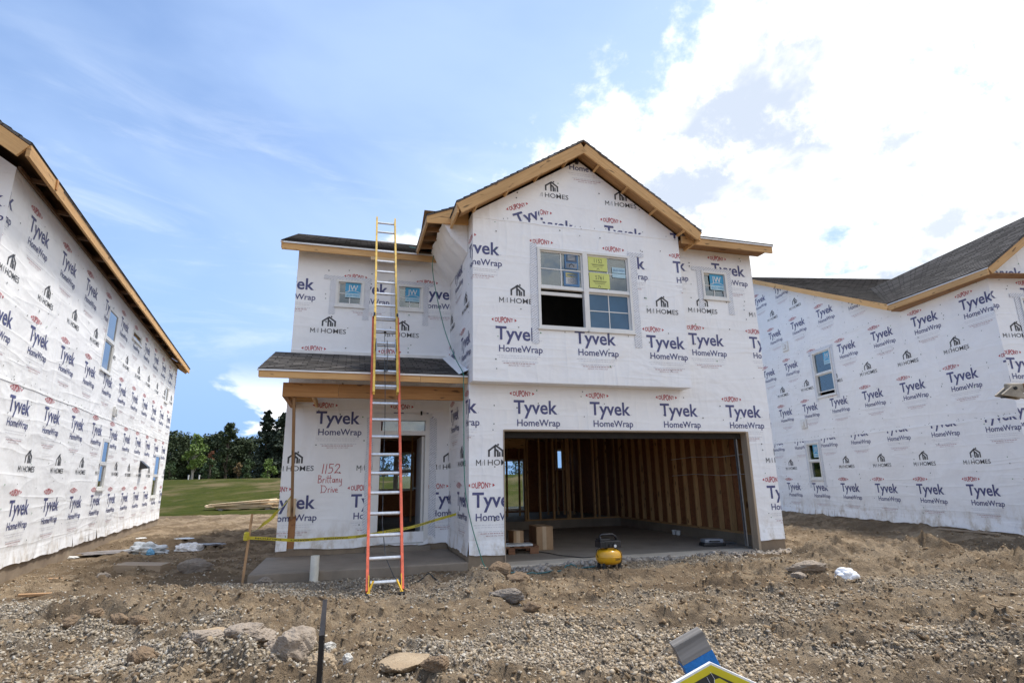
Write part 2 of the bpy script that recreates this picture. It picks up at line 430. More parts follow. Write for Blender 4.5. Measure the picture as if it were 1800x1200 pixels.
def tag(o, label=None, cat=None, group=None, kind=None):
    for k, v in (('label', label), ('category', cat), ('group', group), ('kind', kind)):
        if v: o[k] = v
    return o
def thing(name, label, cat, loc=(0, 0, 0), rz=0, group=None):
    o = bpy.data.objects.new(name, None); COL.objects.link(o); o.location = loc; o.rotation_euler = (0, 0, rz)
    o.empty_display_size = .2
    return tag(o, label, cat, group)

# ------------------------------------------------------------------ lettering
_TX = {}
def text2d(s, bold=0.0):
    """triangles of a line of text, normalised to its box (0..1, 0..1), and its aspect"""
    if (s, bold) in _TX: return _TX[(s, bold)]
    c = bpy.data.curves.new('t', 'FONT'); c.body = s; c.size = 1; c.offset = bold; c.resolution_u = 3
    o = bpy.data.objects.new('t', c); COL.objects.link(o)
    dg = bpy.context.evaluated_depsgraph_get(); me = o.evaluated_get(dg).to_mesh()
    me.calc_loop_triangles()
    P = [(v.co.x, v.co.y) for v in me.vertices]; T = [tuple(t.vertices) for t in me.loop_triangles]
    o.evaluated_get(dg).to_mesh_clear(); bpy.data.objects.remove(o); bpy.data.curves.remove(c)
    xs = [p[0] for p in P]
    _TX[(s, bold)] = (P, T, min(xs), max(xs))
    return _TX[(s, bold)]
CAP = .729   # capital height of the built-in font at size 1 (measured below)
def _cap():
    P = text2d('H')[0]; return max(p[1] for p in P)
CAP = _cap()
def text_tris(s, x, y, width, cap, bold=0.0, warp=None, rot=0):
    """list of triangles ((x,y)*3): text starting at x, baseline y, scaled to width and capital height"""
    P, T, a, b = text2d(s, bold); sx = width/(b-a); sy = cap/CAP
    Q = []
    for px, py in P:
        qx, qy = (px-a)*sx, py*sy
        if warp: qx, qy = warp(qx, qy)
        Q.append((qx+x, qy+y))
    return [(Q[i], Q[j], Q[k]) for i, j, k in T]
def rect_tris(x0, y0, x1, y1): return [((x0, y0), (x1, y0), (x1, y1)), ((x0, y0), (x1, y1), (x0, y1))]
def poly_tris(p): return [(p[0], p[i], p[i+1]) for i in range(1, len(p)-1)]
def thick(pts, wd):
    out = []
    for (x0, y0), (x1, y1) in zip(pts, pts[1:]):
        L = math.hypot(x1-x0, y1-y0) or 1; nx, ny = -(y1-y0)/L*wd/2, (x1-x0)/L*wd/2; ex, ey = (x1-x0)/L*wd*.35, (y1-y0)/L*wd*.35
        out += poly_tris([(x0-ex+nx, y0-ey+ny), (x0-ex-nx, y0-ey-ny), (x1+ex-nx, y1+ey-ny), (x1+ex+nx, y1+ey+ny)])
    return out

def logo_main():
    """the big wrap print, relative to the top left corner of its T"""
    t = []
    t += [(q, 1) for q in text_tris('Tyvek', 0, -.222, .785, .222, .019)]
    t += [(q, 1) for q in text_tris('HomeWrap', .055, -.43, .77, .110, .013)]
    t += [(q, 4) for q in rect_tris(.80, -.222, .812, -.208)+rect_tris(.835, -.43, .843, -.42)]
    def arch(qx, qy):
        k = (qx-.15)/.15; return qx, (qy-.043)*(1.0-.42*k*k)+.043
    t += [(q, 2) for q in text_tris('DUPONT', -.01, .066, .32, .102, .016, arch)]
    t += [(((-.075, .117), (-.035, .090), (-.035, .144)), 2), (((.375, .117), (.335, .144), (.335, .090)), 2)]
    for (y, x0, x1, mi, hh) in ((-.50, .02, .78, 4, .007), (-.535, .05, .72, 4, .007), (-.60, .10, .74, 4, .009), (-.632, .13, .68, 5, .014)):
        x = x0
        rr = random.Random(int(-y*1000))
        while x < x1:
            L = rr.uniform(.02, .06); t += [(q, mi) for q in rect_tris(x, y, min(x+L, x1), y+hh)]; x += L+.012
    t += [(q, 5) for q in text_tris('MADE IN THE USA', .22, -.672, .38, .021, .004)]
    return t
def logo_builder():
    """house mark and name, relative to the middle of its baseline"""
    t = []
    t += [(q, 3) for q in thick([(-.325, 0), (-.325, .084), (-.29, .030), (-.255, .084), (-.255, 0)], .0125)]
    t += [(q, 4) for q in thick([(-.232, 0), (-.212, .065)], .012)]
    t += [(q, 3) for q in text_tris('I', -.195, 0, .010, .088, .004)+text_tris('HOMES', -.135, 0, .46, .088, .004)]
    W = .030
    t += [(q, 3) for q in thick([(-.115, .145), (-.115, .235), (0, .318), (.115, .235), (.115, .145)], W)]
    t += [(q, 3) for q in thick([(-.012, .145), (-.012, .30)], W)+thick([(.035, .145), (.035, .225), (.0, .252)], W)+thick([(.068, .145), (.068, .205)], W*.8)
          + rect_tris(.028, .315, .055, .345)]
    return t
LOGO, BUILDER = logo_main(), logo_builder()

def clip_poly(poly, cell):
    """Sutherland-Hodgman against a convex counter-clockwise cell"""
    for (ax, ay), (bx, by) in zip(cell, cell[1:]+cell[:1]):
        if not poly: return poly
        out = []; ex, ey = bx-ax, by-ay
        sd = [ex*(p[1]-ay)-ey*(p[0]-ax) for p in poly]
        for i in range(len(poly)):
            p, q = poly[i-1], poly[i]; a, b = sd[i-1], sd[i]
            if (a >= 0) != (b >= 0):
                t = a/(a-b); out.append((p[0]+(q[0]-p[0])*t, p[1]+(q[1]-p[1])*t))
            if b >= 0: out.append(q)
        poly = out
    return poly
def bbox(ps): return min(p[0] for p in ps), min(p[1] for p in ps), max(p[0] for p in ps), max(p[1] for p in ps)
def put_print(mb, tris, cells, T, n=.004, dx=0, dz=0, rot=0):
    c, s_ = math.cos(rot), math.sin(rot)
    tr = [(tuple((x*c-y*s_+dx, x*s_+y*c+dz) for x, y in t), mi) for t, mi in tris]
    bb = bbox([p for t, _ in tr for p in t])
    for cell in cells:
        cb = bbox(cell)
        if bb[0] > cb[2] or bb[2] < cb[0] or bb[1] > cb[3] or bb[3] < cb[1]: continue
        for t, mi in tr:
            if t[0][0] == t[1][0] and t[0] == t[1]: continue
            a = (t[1][0]-t[0][0])*(t[2][1]-t[0][1])-(t[2][0]-t[0][0])*(t[1][1]-t[0][1])
            q = clip_poly(list(t) if a > 0 else [t[0], t[2], t[1]], cell)
            if len(q) > 2: mb.quad([T(x, n, z) for x, z in q], mi)

# ------------------------------------------------------------------ walls
def frame(o, u, nrm):
    o, u, nrm = Vector(o), Vector(u), Vector(nrm)
    return lambda a, n, z: o+u*a+nrm*n+Vector((0, 0, z))
def cut_rect(u0, u1, z0, z1, holes):
    us = sorted({u0, u1, *[v for h in holes for v in h[:2] if u0 < v < u1]}); zs = sorted({z0, z1, *[v for h in holes for v in h[2:] if z0 < v < z1]})
    out = []
    for a, b in zip(us, us[1:]):
        run = None
        for c, d in zip(zs, zs[1:]):
            if any(h[0] <= (a+b)/2 <= h[1] and h[2] <= (c+d)/2 <= h[3] for h in holes):
                if run: out.append([(a, run[0]), (b, run[0]), (b, run[1]), (a, run[1])]); run = None
            else: run = (run[0], d) if run else (c, d)
        if run: out.append([(a, run[0]), (b, run[0]), (b, run[1]), (a, run[1])])
    return out
def wrap_wall(parent, T, rects, extra=(), holes=(), rolls=(), thick_=.14, hem=True, logos=(), seed=1, name='wrapped_wall', nails=True):
    """one wrapped wall: rects (u0,u1,z0,z1) cut by holes plus extra convex polygons; rolls (z bottom, phase, zmin, zmax)"""
    rng = random.Random(seed); mb = MB(); cells = []
    for r in rects: cells += cut_rect(*r, holes)
    cells += [list(p) for p in extra]
    zb = min(r[2] for r in rects)
    for c in cells:
        b = bbox(c)
        if hem and abs(b[1]-zb) < 1e-6 and len(c) == 4:
            n = max(2, int((b[2]-b[0])/.11)); low = []
            for i in range(n+1):
                u = b[0]+(b[2]-b[0])*i/n
                low.append((u, b[1]+.012*math.sin(u*5.1+seed)+rng.uniform(-.012, .008), .018+rng.uniform(-.008, .016)))
            top = [(u, b[1]+.22, 0) for u, _, _ in low]
            for i in range(n):
                mb.quad([T(*(low[i][0], low[i][2], low[i][1])), T(low[i+1][0], low[i+1][2], low[i+1][1]), T(top[i+1][0], 0, top[i+1][1]), T(top[i][0], 0, top[i][1])], 0)
            c2 = [(b[0], b[1]+.22), (b[2], b[1]+.22), (b[2], b[3]), (b[0], b[3])]
        else: c2 = c
        mb.quad([T(u, 0, z) for u, z in c2], 0)
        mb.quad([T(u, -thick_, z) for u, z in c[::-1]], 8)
        if len(c) == 4 and abs(b[1]-zb) < 1e-6: mb.quad([T(b[0], 0, b[1]+.03), T(b[0], -thick_, b[1]+.03), T(b[2], -thick_, b[1]+.03), T(b[2], 0, b[1]+.03)], 8)
    for h in holes:      # reveals
        u0, u1, z0, z1 = h
        for a, b in (((u0, z0), (u0, z1)), ((u0, z1), (u1, z1)), ((u1, z1), (u1, z0)), ((u1, z0), (u0, z0)))[:3 if z0 < zb else 4]:
            mb.quad([T(a[0], 0, a[1]), T(b[0], 0, b[1]), T(b[0], -thick_, b[1]), T(a[0], -thick_, a[1])], 9, [(0, 0), (1, 0), (1, .1), (0, .1)])
    bb = bbox([p for c in cells for p in c])
    for zr, ph, za, zz, *xm in rolls:
        cl = [q for q in (clip_poly(c, [(bb[0]-1, za), (bb[2]+1, za), (bb[2]+1, zz), (bb[0]-1, zz)]) for c in cells) if len(q) > 2]
        seam_cells = cl
        if xm: cl = [q for q in (clip_poly(c, [(xm[0], za), (bb[2]+1, za), (bb[2]+1, zz), (xm[0], zz)]) for c in cl) if len(q) > 2]
        k0 = int(math.floor((bb[0]-1.2-ph)/1.405))
        u = ph+k0*1.405
        while u < bb[2]+1:
            put_print(mb, LOGO, cl, T, .004, u+rng.uniform(-.012, .012), zr+.945)
            put_print(mb, BUILDER, cl, T, .004, u+.39, zr+1.375)
            put_print(mb, LOGO, cl, T, .004, u+.7025+rng.uniform(-.012, .012), zr+2.445)
            u += 1.405
        if za > zb+.4:   # overlapping seam of two rolls
            for c in seam_cells:
                b = bbox(c)
                if abs(b[1]-za) < 1e-6 and b[2]-b[0] > .1:
                    n = max(2, int((b[2]-b[0])/.16)); pz = [za+.007*math.sin(i*.45+seed)+rng.uniform(-.005, .005) for i in range(n+1)]
                    for i in range(n):
                        a0, a1 = b[0]+(b[2]-b[0])*i/n, b[0]+(b[2]-b[0])*(i+1)/n
                        mb.quad([T(a0, .007, pz[i]), T(a1, .007, pz[i+1]), T(a1, .0025, za+.05), T(a0, .0025, za+.05)], 0)
                        mb.quad([T(a0, .0, pz[i]), T(a1, .0, pz[i+1]), T(a1, .007, pz[i+1]), T(a0, .007, pz[i])], 0)
                    for i in range(int((b[2]-b[0])/.2)):
                        spot(mb, T, rng.uniform(b[0]+.03, b[2]-.03), za+rng.uniform(.03, .09), .009, 6)
    for L in logos: put_print(mb, L[0], [clip_poly(c, L[5]) for c in cells if len(clip_poly(c, L[5])) > 2] if len(L) > 5 else cells, T, L[4], L[1], L[2], L[3])
    if nails:
        for c in cells:
            b = bbox(c)
            area = (b[2]-b[0])*(b[3]-b[1])
            for _ in range(int(area*4.6)):
                u, z = rng.uniform(b[0]+.04, b[2]-.04), rng.uniform(b[1]+.1, b[3]-.03)
                u = round(u/.406)*.406+rng.uniform(-.03, .03)
                if not (b[0]+.02 < u < b[2]-.02): continue
                if len(c) == 4 and c[0][1] == c[1][1] and c[2][1] == c[3][1] or inside(c, u, z):
                    spot(mb, T, u, z, rng.uniform(.009, .014), 7 if rng.random() < .12 else 6)
    return mb.build(name, WRAP_MATS, parent)
def inside(c, u, z):
    return all((b[0]-a[0])*(z-a[1])-(b[1]-a[1])*(u-a[0]) > .02 for a, b in zip(c, c[1:]+c[:1]))
def spot(mb, T, u, z, r, mi):
    mb.quad([T(u+r*math.cos(k*1.0472), .0065, z+r*math.sin(k*1.0472)) for k in range(6)], mi)

# ------------------------------------------------------------------ windows
def ring(mb, T, u0, u1, z0, z1, wd, n0, n1, mi=0):
    B = lambda a, b: mb.box(a, b, mi, lambda p: T(p[0], p[1], p[2]))
    B((u0, n0, z0), (u1, n1, z0+wd)); B((u0, n0, z1-wd), (u1, n1, z1)); B((u0, n0, z0+wd), (u0+wd, n1, z1-wd)); B((u1-wd, n0, z0+wd), (u1, n1, z1-wd))
def flat_part(parent, T, name, rects, prints, mats, n):
    """stickers and notes: thin sheets with their print"""
    mb = MB()
    for (u0, u1, z0, z1, mi) in rects: mb.box((u0, n-.002, z0), (u1, n, z1), mi, lambda p: T(*p))
    for k, (tr, mi) in enumerate(prints):
        for t in tr:
            a = (t[1][0]-t[0][0])*(t[2][1]-t[0][1])-(t[2][0]-t[0][0])*(t[1][1]-t[0][1])
            mb.quad([T(x, n+.0015, z) for x, z in (t if a > 0 else (t[0], t[2], t[1]))], mi)
    return mb.build(name, mats, parent)
def jw_sticker(win, T, u0, u1, z0, z1, n):
    w_, h_ = u1-u0, z1-z0; zs = z0+h_*.30
    pr = [(text_tris('JW', u0+w_*.16, zs+h_*.20, w_*.66, h_*.36, .01), 2), (text_tris('JELD-WEN', u0+w_*.08, z0+h_*.08, w_*.84, h_*.14, .01), 0)]
    arc = [(u0+w_*t, zs+h_*(.03+.14*math.sin(math.pi*t)**.8)) for t in [i/8 for i in range(9)]]
    pr.append((thick(arc, h_*.03), 2))
    return flat_part(win, T, 'sticker', [(u0, u1, zs, z1, 0), (u0, u1, z0, zs, 1)], pr, ['sticker_blue', 'sticker_pale', 'paper_white'], n)
def pane(win, T, u0, u1, z0, z1, n, m_='glass'):
    mb = MB(); mb.box((u0, n-.004, z0), (u1, n, z1), 0, lambda p: T(*p)); return mb.build('pane', m_, win)
def tape_strip(parent, T, a, b, c, d, n):
    rng = random.Random(int(a*977+c*131)); mb = MB(); ou = rng.random()*9; K = 7; vert = d-c > b-a
    P = []
    for i in range(K+1):
        t = i/K; j = lambda: rng.uniform(-.008, .008)
        if vert: P.append(((a+j(), c+(d-c)*t), (b+j(), c+(d-c)*t)))
        else: P.append(((a+(b-a)*t, d+j()), (a+(b-a)*t, c+j())))
    for (p0, p1), (q0, q1) in zip(P, P[1:]):
        q = [p0, p1, q1, q0]; q = q if (q[1][0]-q[0][0])*(q[2][1]-q[0][1])-(q[2][0]-q[0][0])*(q[1][1]-q[0][1]) > 0 else q[::-1]
        mb.quad([T(x, n, z) for x, z in q], 0, [(x+ou, z) for x, z in q])
    return mb.build('flashing_tape', 'flashing_tape', parent)
def window(parent, T, u0, u1, z0, z1, double=True, grid=(0, 0), sticker=None, lower='glass', upper='glass', tape=None, label=None, open_low=0.0, flush=False):
    mb = MB(); F = .045; fo = .020 if flush else 0
    ring(mb, T, u0, u1, z0, z1, F, -.07, .010 if flush else .028)
    mb.box((u0-.02, -.02, z0-.03), (u1+.02, .04, z0-.001), 0, lambda p: T(*p))
    zm = (z0+z1)/2
    if double: mb.box((u0+F, -.055, zm-.022), (u1-F, .008 if flush else .012, zm+.022), 0, lambda p: T(*p))
    win = mb.build('window', 'vinyl', parent)
    if label: win['label'] = label
    a0, a1 = u0+F, u1-F
    parts = [(zm+.022, z1-F, -.026, upper), (z0+F, zm-.022, -.046, lower)] if double else [(z0+F, z1-F, -.035, upper)]
    sa = MB()
    for c, d, n, m_ in parts:
        if m_ is None: continue
        n += fo
        lo = c+(open_low if (double and n < -.04) else 0)
        ring(sa, T, a0, a1, lo, d, .028, n-.02, n+.016)
        for i in range(1, grid[0]+1):
            x = a0+(a1-a0)*i/(grid[0]+1); sa.box((x-.008, n+.001, lo), (x+.008, n+.009, d), 0, lambda p: T(*p))
        for i in range(1, grid[1]+1):
            z = lo+(d-lo)*i/(grid[1]+1); sa.box((a0, n+.001, z-.008), (a1, n+.0085, z+.008), 0, lambda p: T(*p))
        pane(win, T, a0+.02, a1-.02, lo+.02, d-.02, n, m_)
    sa.build('sash', 'vinyl', win)
    if sticker: jw_sticker(win, T, *sticker, -.012 if not double else -.006)
    if tape:
        W = .11
        tape_strip(win, T, u0-W, u0+.01, z0-tape[0], z1+.05, .0075); tape_strip(win, T, u1-.01, u1+W, z0-tape[1], z1+.05, .0075)
        tape_strip(win, T, u0-W-tape[2], u1+W+tape[3], z1-.005, z1+.075, .0105)
    return win

# ------------------------------------------------------------------ roofs
def roof_plane(mb, e0, e1, r1, r0, under=.03, exposure=.145):
    """shingled slope from eave e0-e1 up to r0-r1, with stepped courses; slot 0 shingles, slot 1 deck"""
    e0, e1, r0, r1 = map(Vector, (e0, e1, r0, r1))
    n = max(1, int(round((r0-e0).length/exposure))); nor = (e1-e0).cross(r0-e0).normalized()
    if nor.z < 0: nor = -nor
    W = (e1-e0).length; Ls = (r0-e0).length; h = .013; ou = random.random()*20
    K = max(1, int(W/.5))
    rows = []
    for i in range(n+1):
        t = i/n; rows.append((e0.lerp(r0, t), e1.lerp(r1, t), Ls*t))
    for i in range(n):
        a, b, va = rows[i]; c, d, vb = rows[i+1]
        mb.quad([a+nor*h, b+nor*h, d, c], 0, [(ou, va), (ou+W, va), (ou+W, vb-.002), (ou, vb-.002)])
        mb.quad([a-nor*.004, b-nor*.004, b+nor*h, a+nor*h], 0, [(ou, va), (ou+W, va), (ou+W, va+.004), (ou, va+.004)])
    dn = -nor*under
    mb.quad([e0+dn, r0+dn, r1+dn, e1+dn], 1, [(0, 0), (0, Ls), (W, Ls), (W, 0)])
    for p, q in ((e0, e1), (e1, r1), (r1, r0), (r0, e0)): mb.quad([p, q, q+dn, p+dn], 0, [(0, .05), ((q-p).length, .05), ((q-p).length, .06), (0, .06)])
ROOF = ['shingles', 'deck_wood']
def board(parent, name, p0, p1, wd, ht, m_='lumber', up=(0, 0, 1)):
    mb = MB(); mb.beam(p0, p1, wd, ht, 0, up); return mb.build(name, m_, parent)

# ------------------------------------------------------------------ terrain
_rng = np.random.RandomState(11); _TAB = _rng.rand(64, 64)
def vnoise(x, y):
    xi = np.floor(x).astype(int); yi = np.floor(y).astype(int); fx = x-xi; fy = y-yi
    fx = fx*fx*(3-2*fx); fy = fy*fy*(3-2*fy)
    g = lambda a, b: _TAB[a % 64, b % 64]
    return (g(xi, yi)*(1-fx)+g(xi+1, yi)*fx)*(1-fy)+(g(xi, yi+1)*(1-fx)+g(xi+1, yi+1)*fx)*fy
def fbm(x, y, oct=4, ridged=False):
    a, s, t = 1., 0., 0.
    for i in range(oct):
        v = vnoise(x+17.3*i, y+9.1*i)
        if ridged: v = 1-np.abs(2*v-1)
        s = s+a*v; t += a; a *= .52; x, y = x*2.03, y*2.03
    return s/t
# footprints (root x, root y, yaw, x0, x1, y0, y1) kept low under the floors
HM = (-.73050555, 9.20956257, R(16.4034)); HL = (-6.80610538, 6.88635097, R(23.0276)); HR = (10.03270802, 11.14023652, R(4.9134))
FOOT = [(*HM, .05, 5.9, .1, 10.4), (*HM, -2.95, .1, .3, 10.4), (*HL, -9, -.1, .1, 15), (*HR, .1, 10, .1, 16)]
def sst(t): t = np.clip(t, 0, 1); return t*t*(3-2*t)
MOUNDS = [  # x, y, rx, ry, height
    (-.28, 7.75, .55, .35, .13), (.12, 7.45, .35, .22, .07), (-.2, 6.35, .45, .28, .09), (5.2, 9.6, .7, .35, .22), (6.1, 9.75, .9, .4, .19), (6.9, 9.5, .6, .3, .15), (7.1, 8.6, .6, .5, .20),
    (-3.9, 5.7, .55, .22, .08), (-2.2, 5.05, .7, .3, .10), (-1.9, 4.35, .8, .35, .10), (-2.3, 4.5, .5, .3, .09), (3.4, 9.3, .9, .3, .07), (2.0, 9.45, 1.2, .28, .05), (4.5, 8.5, .6, .25, .07),
    (-4.2, 6.6, 1.3, .35, .05), (-2.6, 6.4, 1.2, .3, .05), (2.6, 7.2, 1.4, .3, .03), (-5.2, 8.0, 1.4, .25, .05)]
def gravel_mask(x, y):
    m = np.zeros_like(x)
    for cx, cy, rx, ry, wt in ((-2.2, 8.0, 2.0, .75, 1), (-3.4, 7.4, 1.4, .5, .8), (-.9, 8.1, .5, .7, .9), (2.0, 9.35, 2.4, .30, 1), (-4.3, 5.9, 1.5, .7, .9), (-2.1, 4.6, .7, .5, 1), (-3.4, 4.8, 1.0, .5, .8),
                               (-5.2, 6.9, 1.2, .5, .7), (1.6, 5.2, 1.9, 1.1, .95), (3.4, 4.9, 1.6, 1.0, .95), (2.6, 6.6, 1.8, .6, .55), (-1.4, 6.9, 1.0, .5, .6), (-.6, 4.9, .5, .5, .7), (5.2, 7.6, 1.2, .6, .6), (0, 4.3, 1.0, .4, .5)):
        d = ((x-cx)/rx)**2+((y-cy)/ry)**2
        m = np.maximum(m, wt*sst(1.5-d))
    return np.clip(m*(.10+1.25*sst((fbm(x*1.1, y*1.5, 5)-.36)/.26)), 0, 1)
def height(x, y, fine=True):
    x = np.asarray(x, float); y = np.asarray(y, float)
    z = 1.75*sst((y-27)/34)+.02*np.clip(y-62, 0, 400)*.2
    z = z-.05*sst((6.5-y)/3)
    near = sst((30-y)/8)
    h = .13*(fbm(x*.55, y*.55, 3)-.5)+.10*(fbm(x*1.7+5, y*1.7, 4)-.5)
    # wheel ruts left by machines, running across in front of the houses
    for c, sl in ((6.9, .10), (8.1, .06), (5.6, -.08)):
        d = y-(c+sl*x+.15*np.sin(x*.9)); h = h-.055*np.exp(-(d/.15)**2)+.040*np.exp(-((np.abs(d)-.27)/.11)**2)*(.5+fbm(x*4, y*4, 2))
    for cx, cy, rx, ry, a in MOUNDS:
        h = h+a*np.exp(-((x-cx)/rx)**2-((y-cy)/ry)**2)*(.30+1.4*fbm(x*6, y*6, 4, True)*fbm(x*3.1, y*3.1, 3)*1.6)
    # loose bank along the right-hand house
    c, s_ = math.cos(HR[2]), math.sin(HR[2]); lx = (x-HR[0])*c+(y-HR[1])*s_; ly = -(x-HR[0])*s_+(y-HR[1])*c
    h = h+.20*np.exp(-((lx+.35)/.55)**2)*sst((ly+3)/2)*(.5+fbm(x*3, y*3, 3))
    if fine:
        cl = fbm(x*6.1, y*6.1, 4, True); lump = .3+1.2*sst((fbm(x*.8+3, y*.8, 3)-.38)/.25); br = fbm(x*8.3+2, y*8.3, 4); fld = sst((fbm(x*1.15+31, y*1.6+7, 4)-.46)/.14)
        h = h+.062*sst((br-.47)/.10)*fld*(1-.7*gravel_mask(x, y))+.030*sst((fbm(x*17, y*17+3, 3)-.5)/.12)*fld
        h = h+.055*(cl-.55)*lump+(.020+.022*lump)*(fbm(x*15, y*15, 3, True)-.6)
    z = z+h*near+(1-near)*.25*(fbm(x*.06, y*.06, 3)-.5)
    for hx, hy, a, x0, x1, y0, y1 in FOOT:
        c, s_ = math.cos(a), math.sin(a); lx = (x-hx)*c+(y-hy)*s_; ly = -(x-hx)*s_+(y-hy)*c
        ins = np.minimum(np.minimum(lx-x0, x1-lx), np.minimum(ly-y0, y1-ly)); k = sst((ins+.05)/.25)
        z = z*(1-k)-.16*k
        e = np.exp(-np.clip(-ins, 0, 9)**2/.5)*(1-k); z = z*(1-.6*e)
    return z
def H(x, y): return float(height(np.array([x]), np.array([y]))[0])
def axis(parts):
    out = []
    for a, b, n in parts: out += list(np.linspace(a, b, n, endpoint=False))
    return np.array(out+[parts[-1][1]])
def grid_mesh(name, xs, ys, zf, m_, attr=None, keep=None):
    X, Y = np.meshgrid(xs, ys); Z = zf(X, Y); nx, ny = len(xs), len(ys)
    co = np.stack([X, Y, Z], -1).reshape(-1, 3).astype(np.float32)
    i = np.arange(nx*ny).reshape(ny, nx); f = np.stack([i[:-1, :-1], i[:-1, 1:], i[1:, 1:], i[1:, :-1]], -1).reshape(-1, 4)
    if keep is not None: f = f[keep(X, Y).reshape(-1)[f].all(1)]
    me = bpy.data.meshes.new(name); me.vertices.add(len(co)); me.vertices.foreach_set('co', co.ravel())
    me.loops.add(f.size); me.loops.foreach_set('vertex_index', f.ravel().astype(np.int32))
    me.polygons.add(len(f)); me.polygons.foreach_set('loop_start', np.arange(0, f.size, 4, dtype=np.int32))
    me.polygons.foreach_set('use_smooth', np.ones(len(f), bool))
    if attr:
        a = me.attributes.new('gravel', 'FLOAT', 'POINT'); a.data.foreach_set('value', attr(X, Y).ravel().astype(np.float32))
    me.materials.append(MATS[m_]); me.update(calc_edges=True); me.validate()
    o = bpy.data.objects.new(name, me); COL.objects.link(o); return o
def build_ground():
    xs = axis([(-420, -60, 24), (-60, -14, 60), (-14, -6, 120), (-6, 6, 400), (6, 13, 130), (13, 60, 60), (60, 420, 24)])
    ys = axis([(-60, 0, 20), (0, 3.8, 30), (3.8, 10, 330), (10, 17, 150), (17, 32, 90), (32, 110, 50), (110, 900, 20)])
    tag(grid_mesh('ground', xs, ys, height, 'soil', gravel_mask), kind='structure')
    edge = lambda X: 26.5+.02*X+2.2*(fbm(X*.22, X*.05+3, 4)-.5)
    xs = axis([(-160, -50, 60), (-50, 30, 260), (30, 120, 60)]); ys = axis([(24, 34, 90), (34, 90, 110), (90, 300, 20)])
    tag(grid_mesh('lawn', xs, ys, lambda X, Y: height(X, Y)+.03+.10*sst((Y-edge(X))/4)*fbm(X*3, Y*3, 2)-.25*(Y < edge(X)), 'lawn_grass', None,
                  lambda X, Y: Y > edge(X)-.6), kind='structure')
build_ground()

# loose stones: far too many to count, one object
def ico(sub):
    bm = bmesh.new(); bmesh.ops.create_icosphere(bm, subdivisions=sub, radius=1)
    v = np.array([p.co[:] for p in bm.verts]); f = np.array([[q.index for q in p.verts] for p in bm.faces]); bm.free(); return v, f
def scatter(name, n, smin, smax, sampler, palette, label, sub=1, flat=.60, seed=3, power=2.6, m_='pebble', jit=.36):
    r = np.random.RandomState(seed); V, F = ico(sub)
    x, y = sampler(r, n); n = len(x); z = height(x, y)
    s = smin+(smax-smin)*r.rand(n)**power
    sc = s[:, None]*np.stack([.75+.85*r.rand(n), .5+.45*r.rand(n), flat*(.5+.8*r.rand(n))], 1)
    P = V[None]*(1+jit*(r.rand(n, len(V), 1)-.5)*2)*sc[:, None, :]
    q = r.randn(n, 4); q[:, 1:3] *= .35; q /= np.linalg.norm(q, axis=1)[:, None]
    w_, a, b, c = q.T
    M = np.stack([1-2*(b*b+c*c), 2*(a*b-c*w_), 2*(a*c+b*w_), 2*(a*b+c*w_), 1-2*(a*a+c*c), 2*(b*c-a*w_), 2*(a*c-b*w_), 2*(b*c+a*w_), 1-2*(a*a+b*b)], 1).reshape(n, 3, 3)
    P = np.einsum('nij,nkj->nki', M, P)
    P += np.stack([x, y, z+sc[:, 2]*.30], 1)[:, None, :]
    co = P.reshape(-1, 3).astype(np.float32); f = (F[None]+(np.arange(n)*len(V))[:, None, None]).reshape(-1, 3).astype(np.int32)
    me = bpy.data.meshes.new(name); me.vertices.add(len(co)); me.vertices.foreach_set('co', co.ravel())
    me.loops.add(f.size); me.loops.foreach_set('vertex_index', f.ravel()); me.polygons.add(len(f)); me.polygons.foreach_set('loop_start', np.arange(0, f.size, 3, dtype=np.int32))
    pal = np.array(palette); k = r.randint(0, len(pal), n); cc = pal[k]*(.72+.5*r.rand(n, 1)); wm = sst((x+.9)/1.6)[:, None]; cc = cc*(1+wm*np.array([[.07, .01, -.07]]))
    a = me.attributes.new('tone', 'FLOAT_COLOR', 'POINT'); a.data.foreach_set('color', np.concatenate([np.repeat(cc, len(V), 0), np.ones((n*len(V), 1))], 1).astype(np.float32).ravel())
    me.materials.append(MATS[m_]); me.update(calc_edges=True)
    o = bpy.data.objects.new(name, me); COL.objects.link(o); return tag(o, label, kind='stuff')
def clear(x, y, pad=.06):
    ok = np.ones(len(x), bool)
    for hx, hy, a, x0, x1, y0, y1 in [(*HM, 0, 5.95, -.06, 10.4), (*HM, -3.3, .1, -.06, 10.4), (*HL, -9, 0, 0, 15), (*HR, 0, 10, 0, 16)]:
        c, s_ = math.cos(a), math.sin(a); lx = (x-hx)*c+(y-hy)*s_; ly = -(x-hx)*s_+(y-hy)*c
        ok &= ~((lx > x0-pad) & (lx < x1+pad) & (ly > y0-pad) & (ly < y1+pad))
    return ok
def sampler(base, gain, y0=3.9, y1=11):
    def f(r, n):
        N = n*6; y = y0+(y1-y0)*r.rand(N)**1.25; x = (r.rand(N)*2-1)*(y*.97+.3)
        p = base+gain*gravel_mask(x, y)**1.4; k = (r.rand(N) < p) & clear(x, y)
        return x[k][:n], y[k][:n]
    return f
scatter('gravel', 120000, .0035, .020, sampler(.07, 1.0), [(.36, .305, .235), (.41, .35, .265), (.31, .27, .22), (.45, .395, .32), (.34, .275, .19), (.26, .22, .175), (.48, .445, .385)], 'loose crushed stone lying over the bare soil')
def clod_sampler(r, n):
    N = n*4; y = 3.9+10.5*r.rand(N)**1.35; x = (r.rand(N)*2-1)*(y*.97+.3)
    p = .12+1.0*sst((fbm(x*.9+8, y*.9, 4)-.40)/.22)*(1-.6*gravel_mask(x, y)); k = (r.rand(N) < p) & clear(x, y)
    return x[k][:n], y[k][:n]
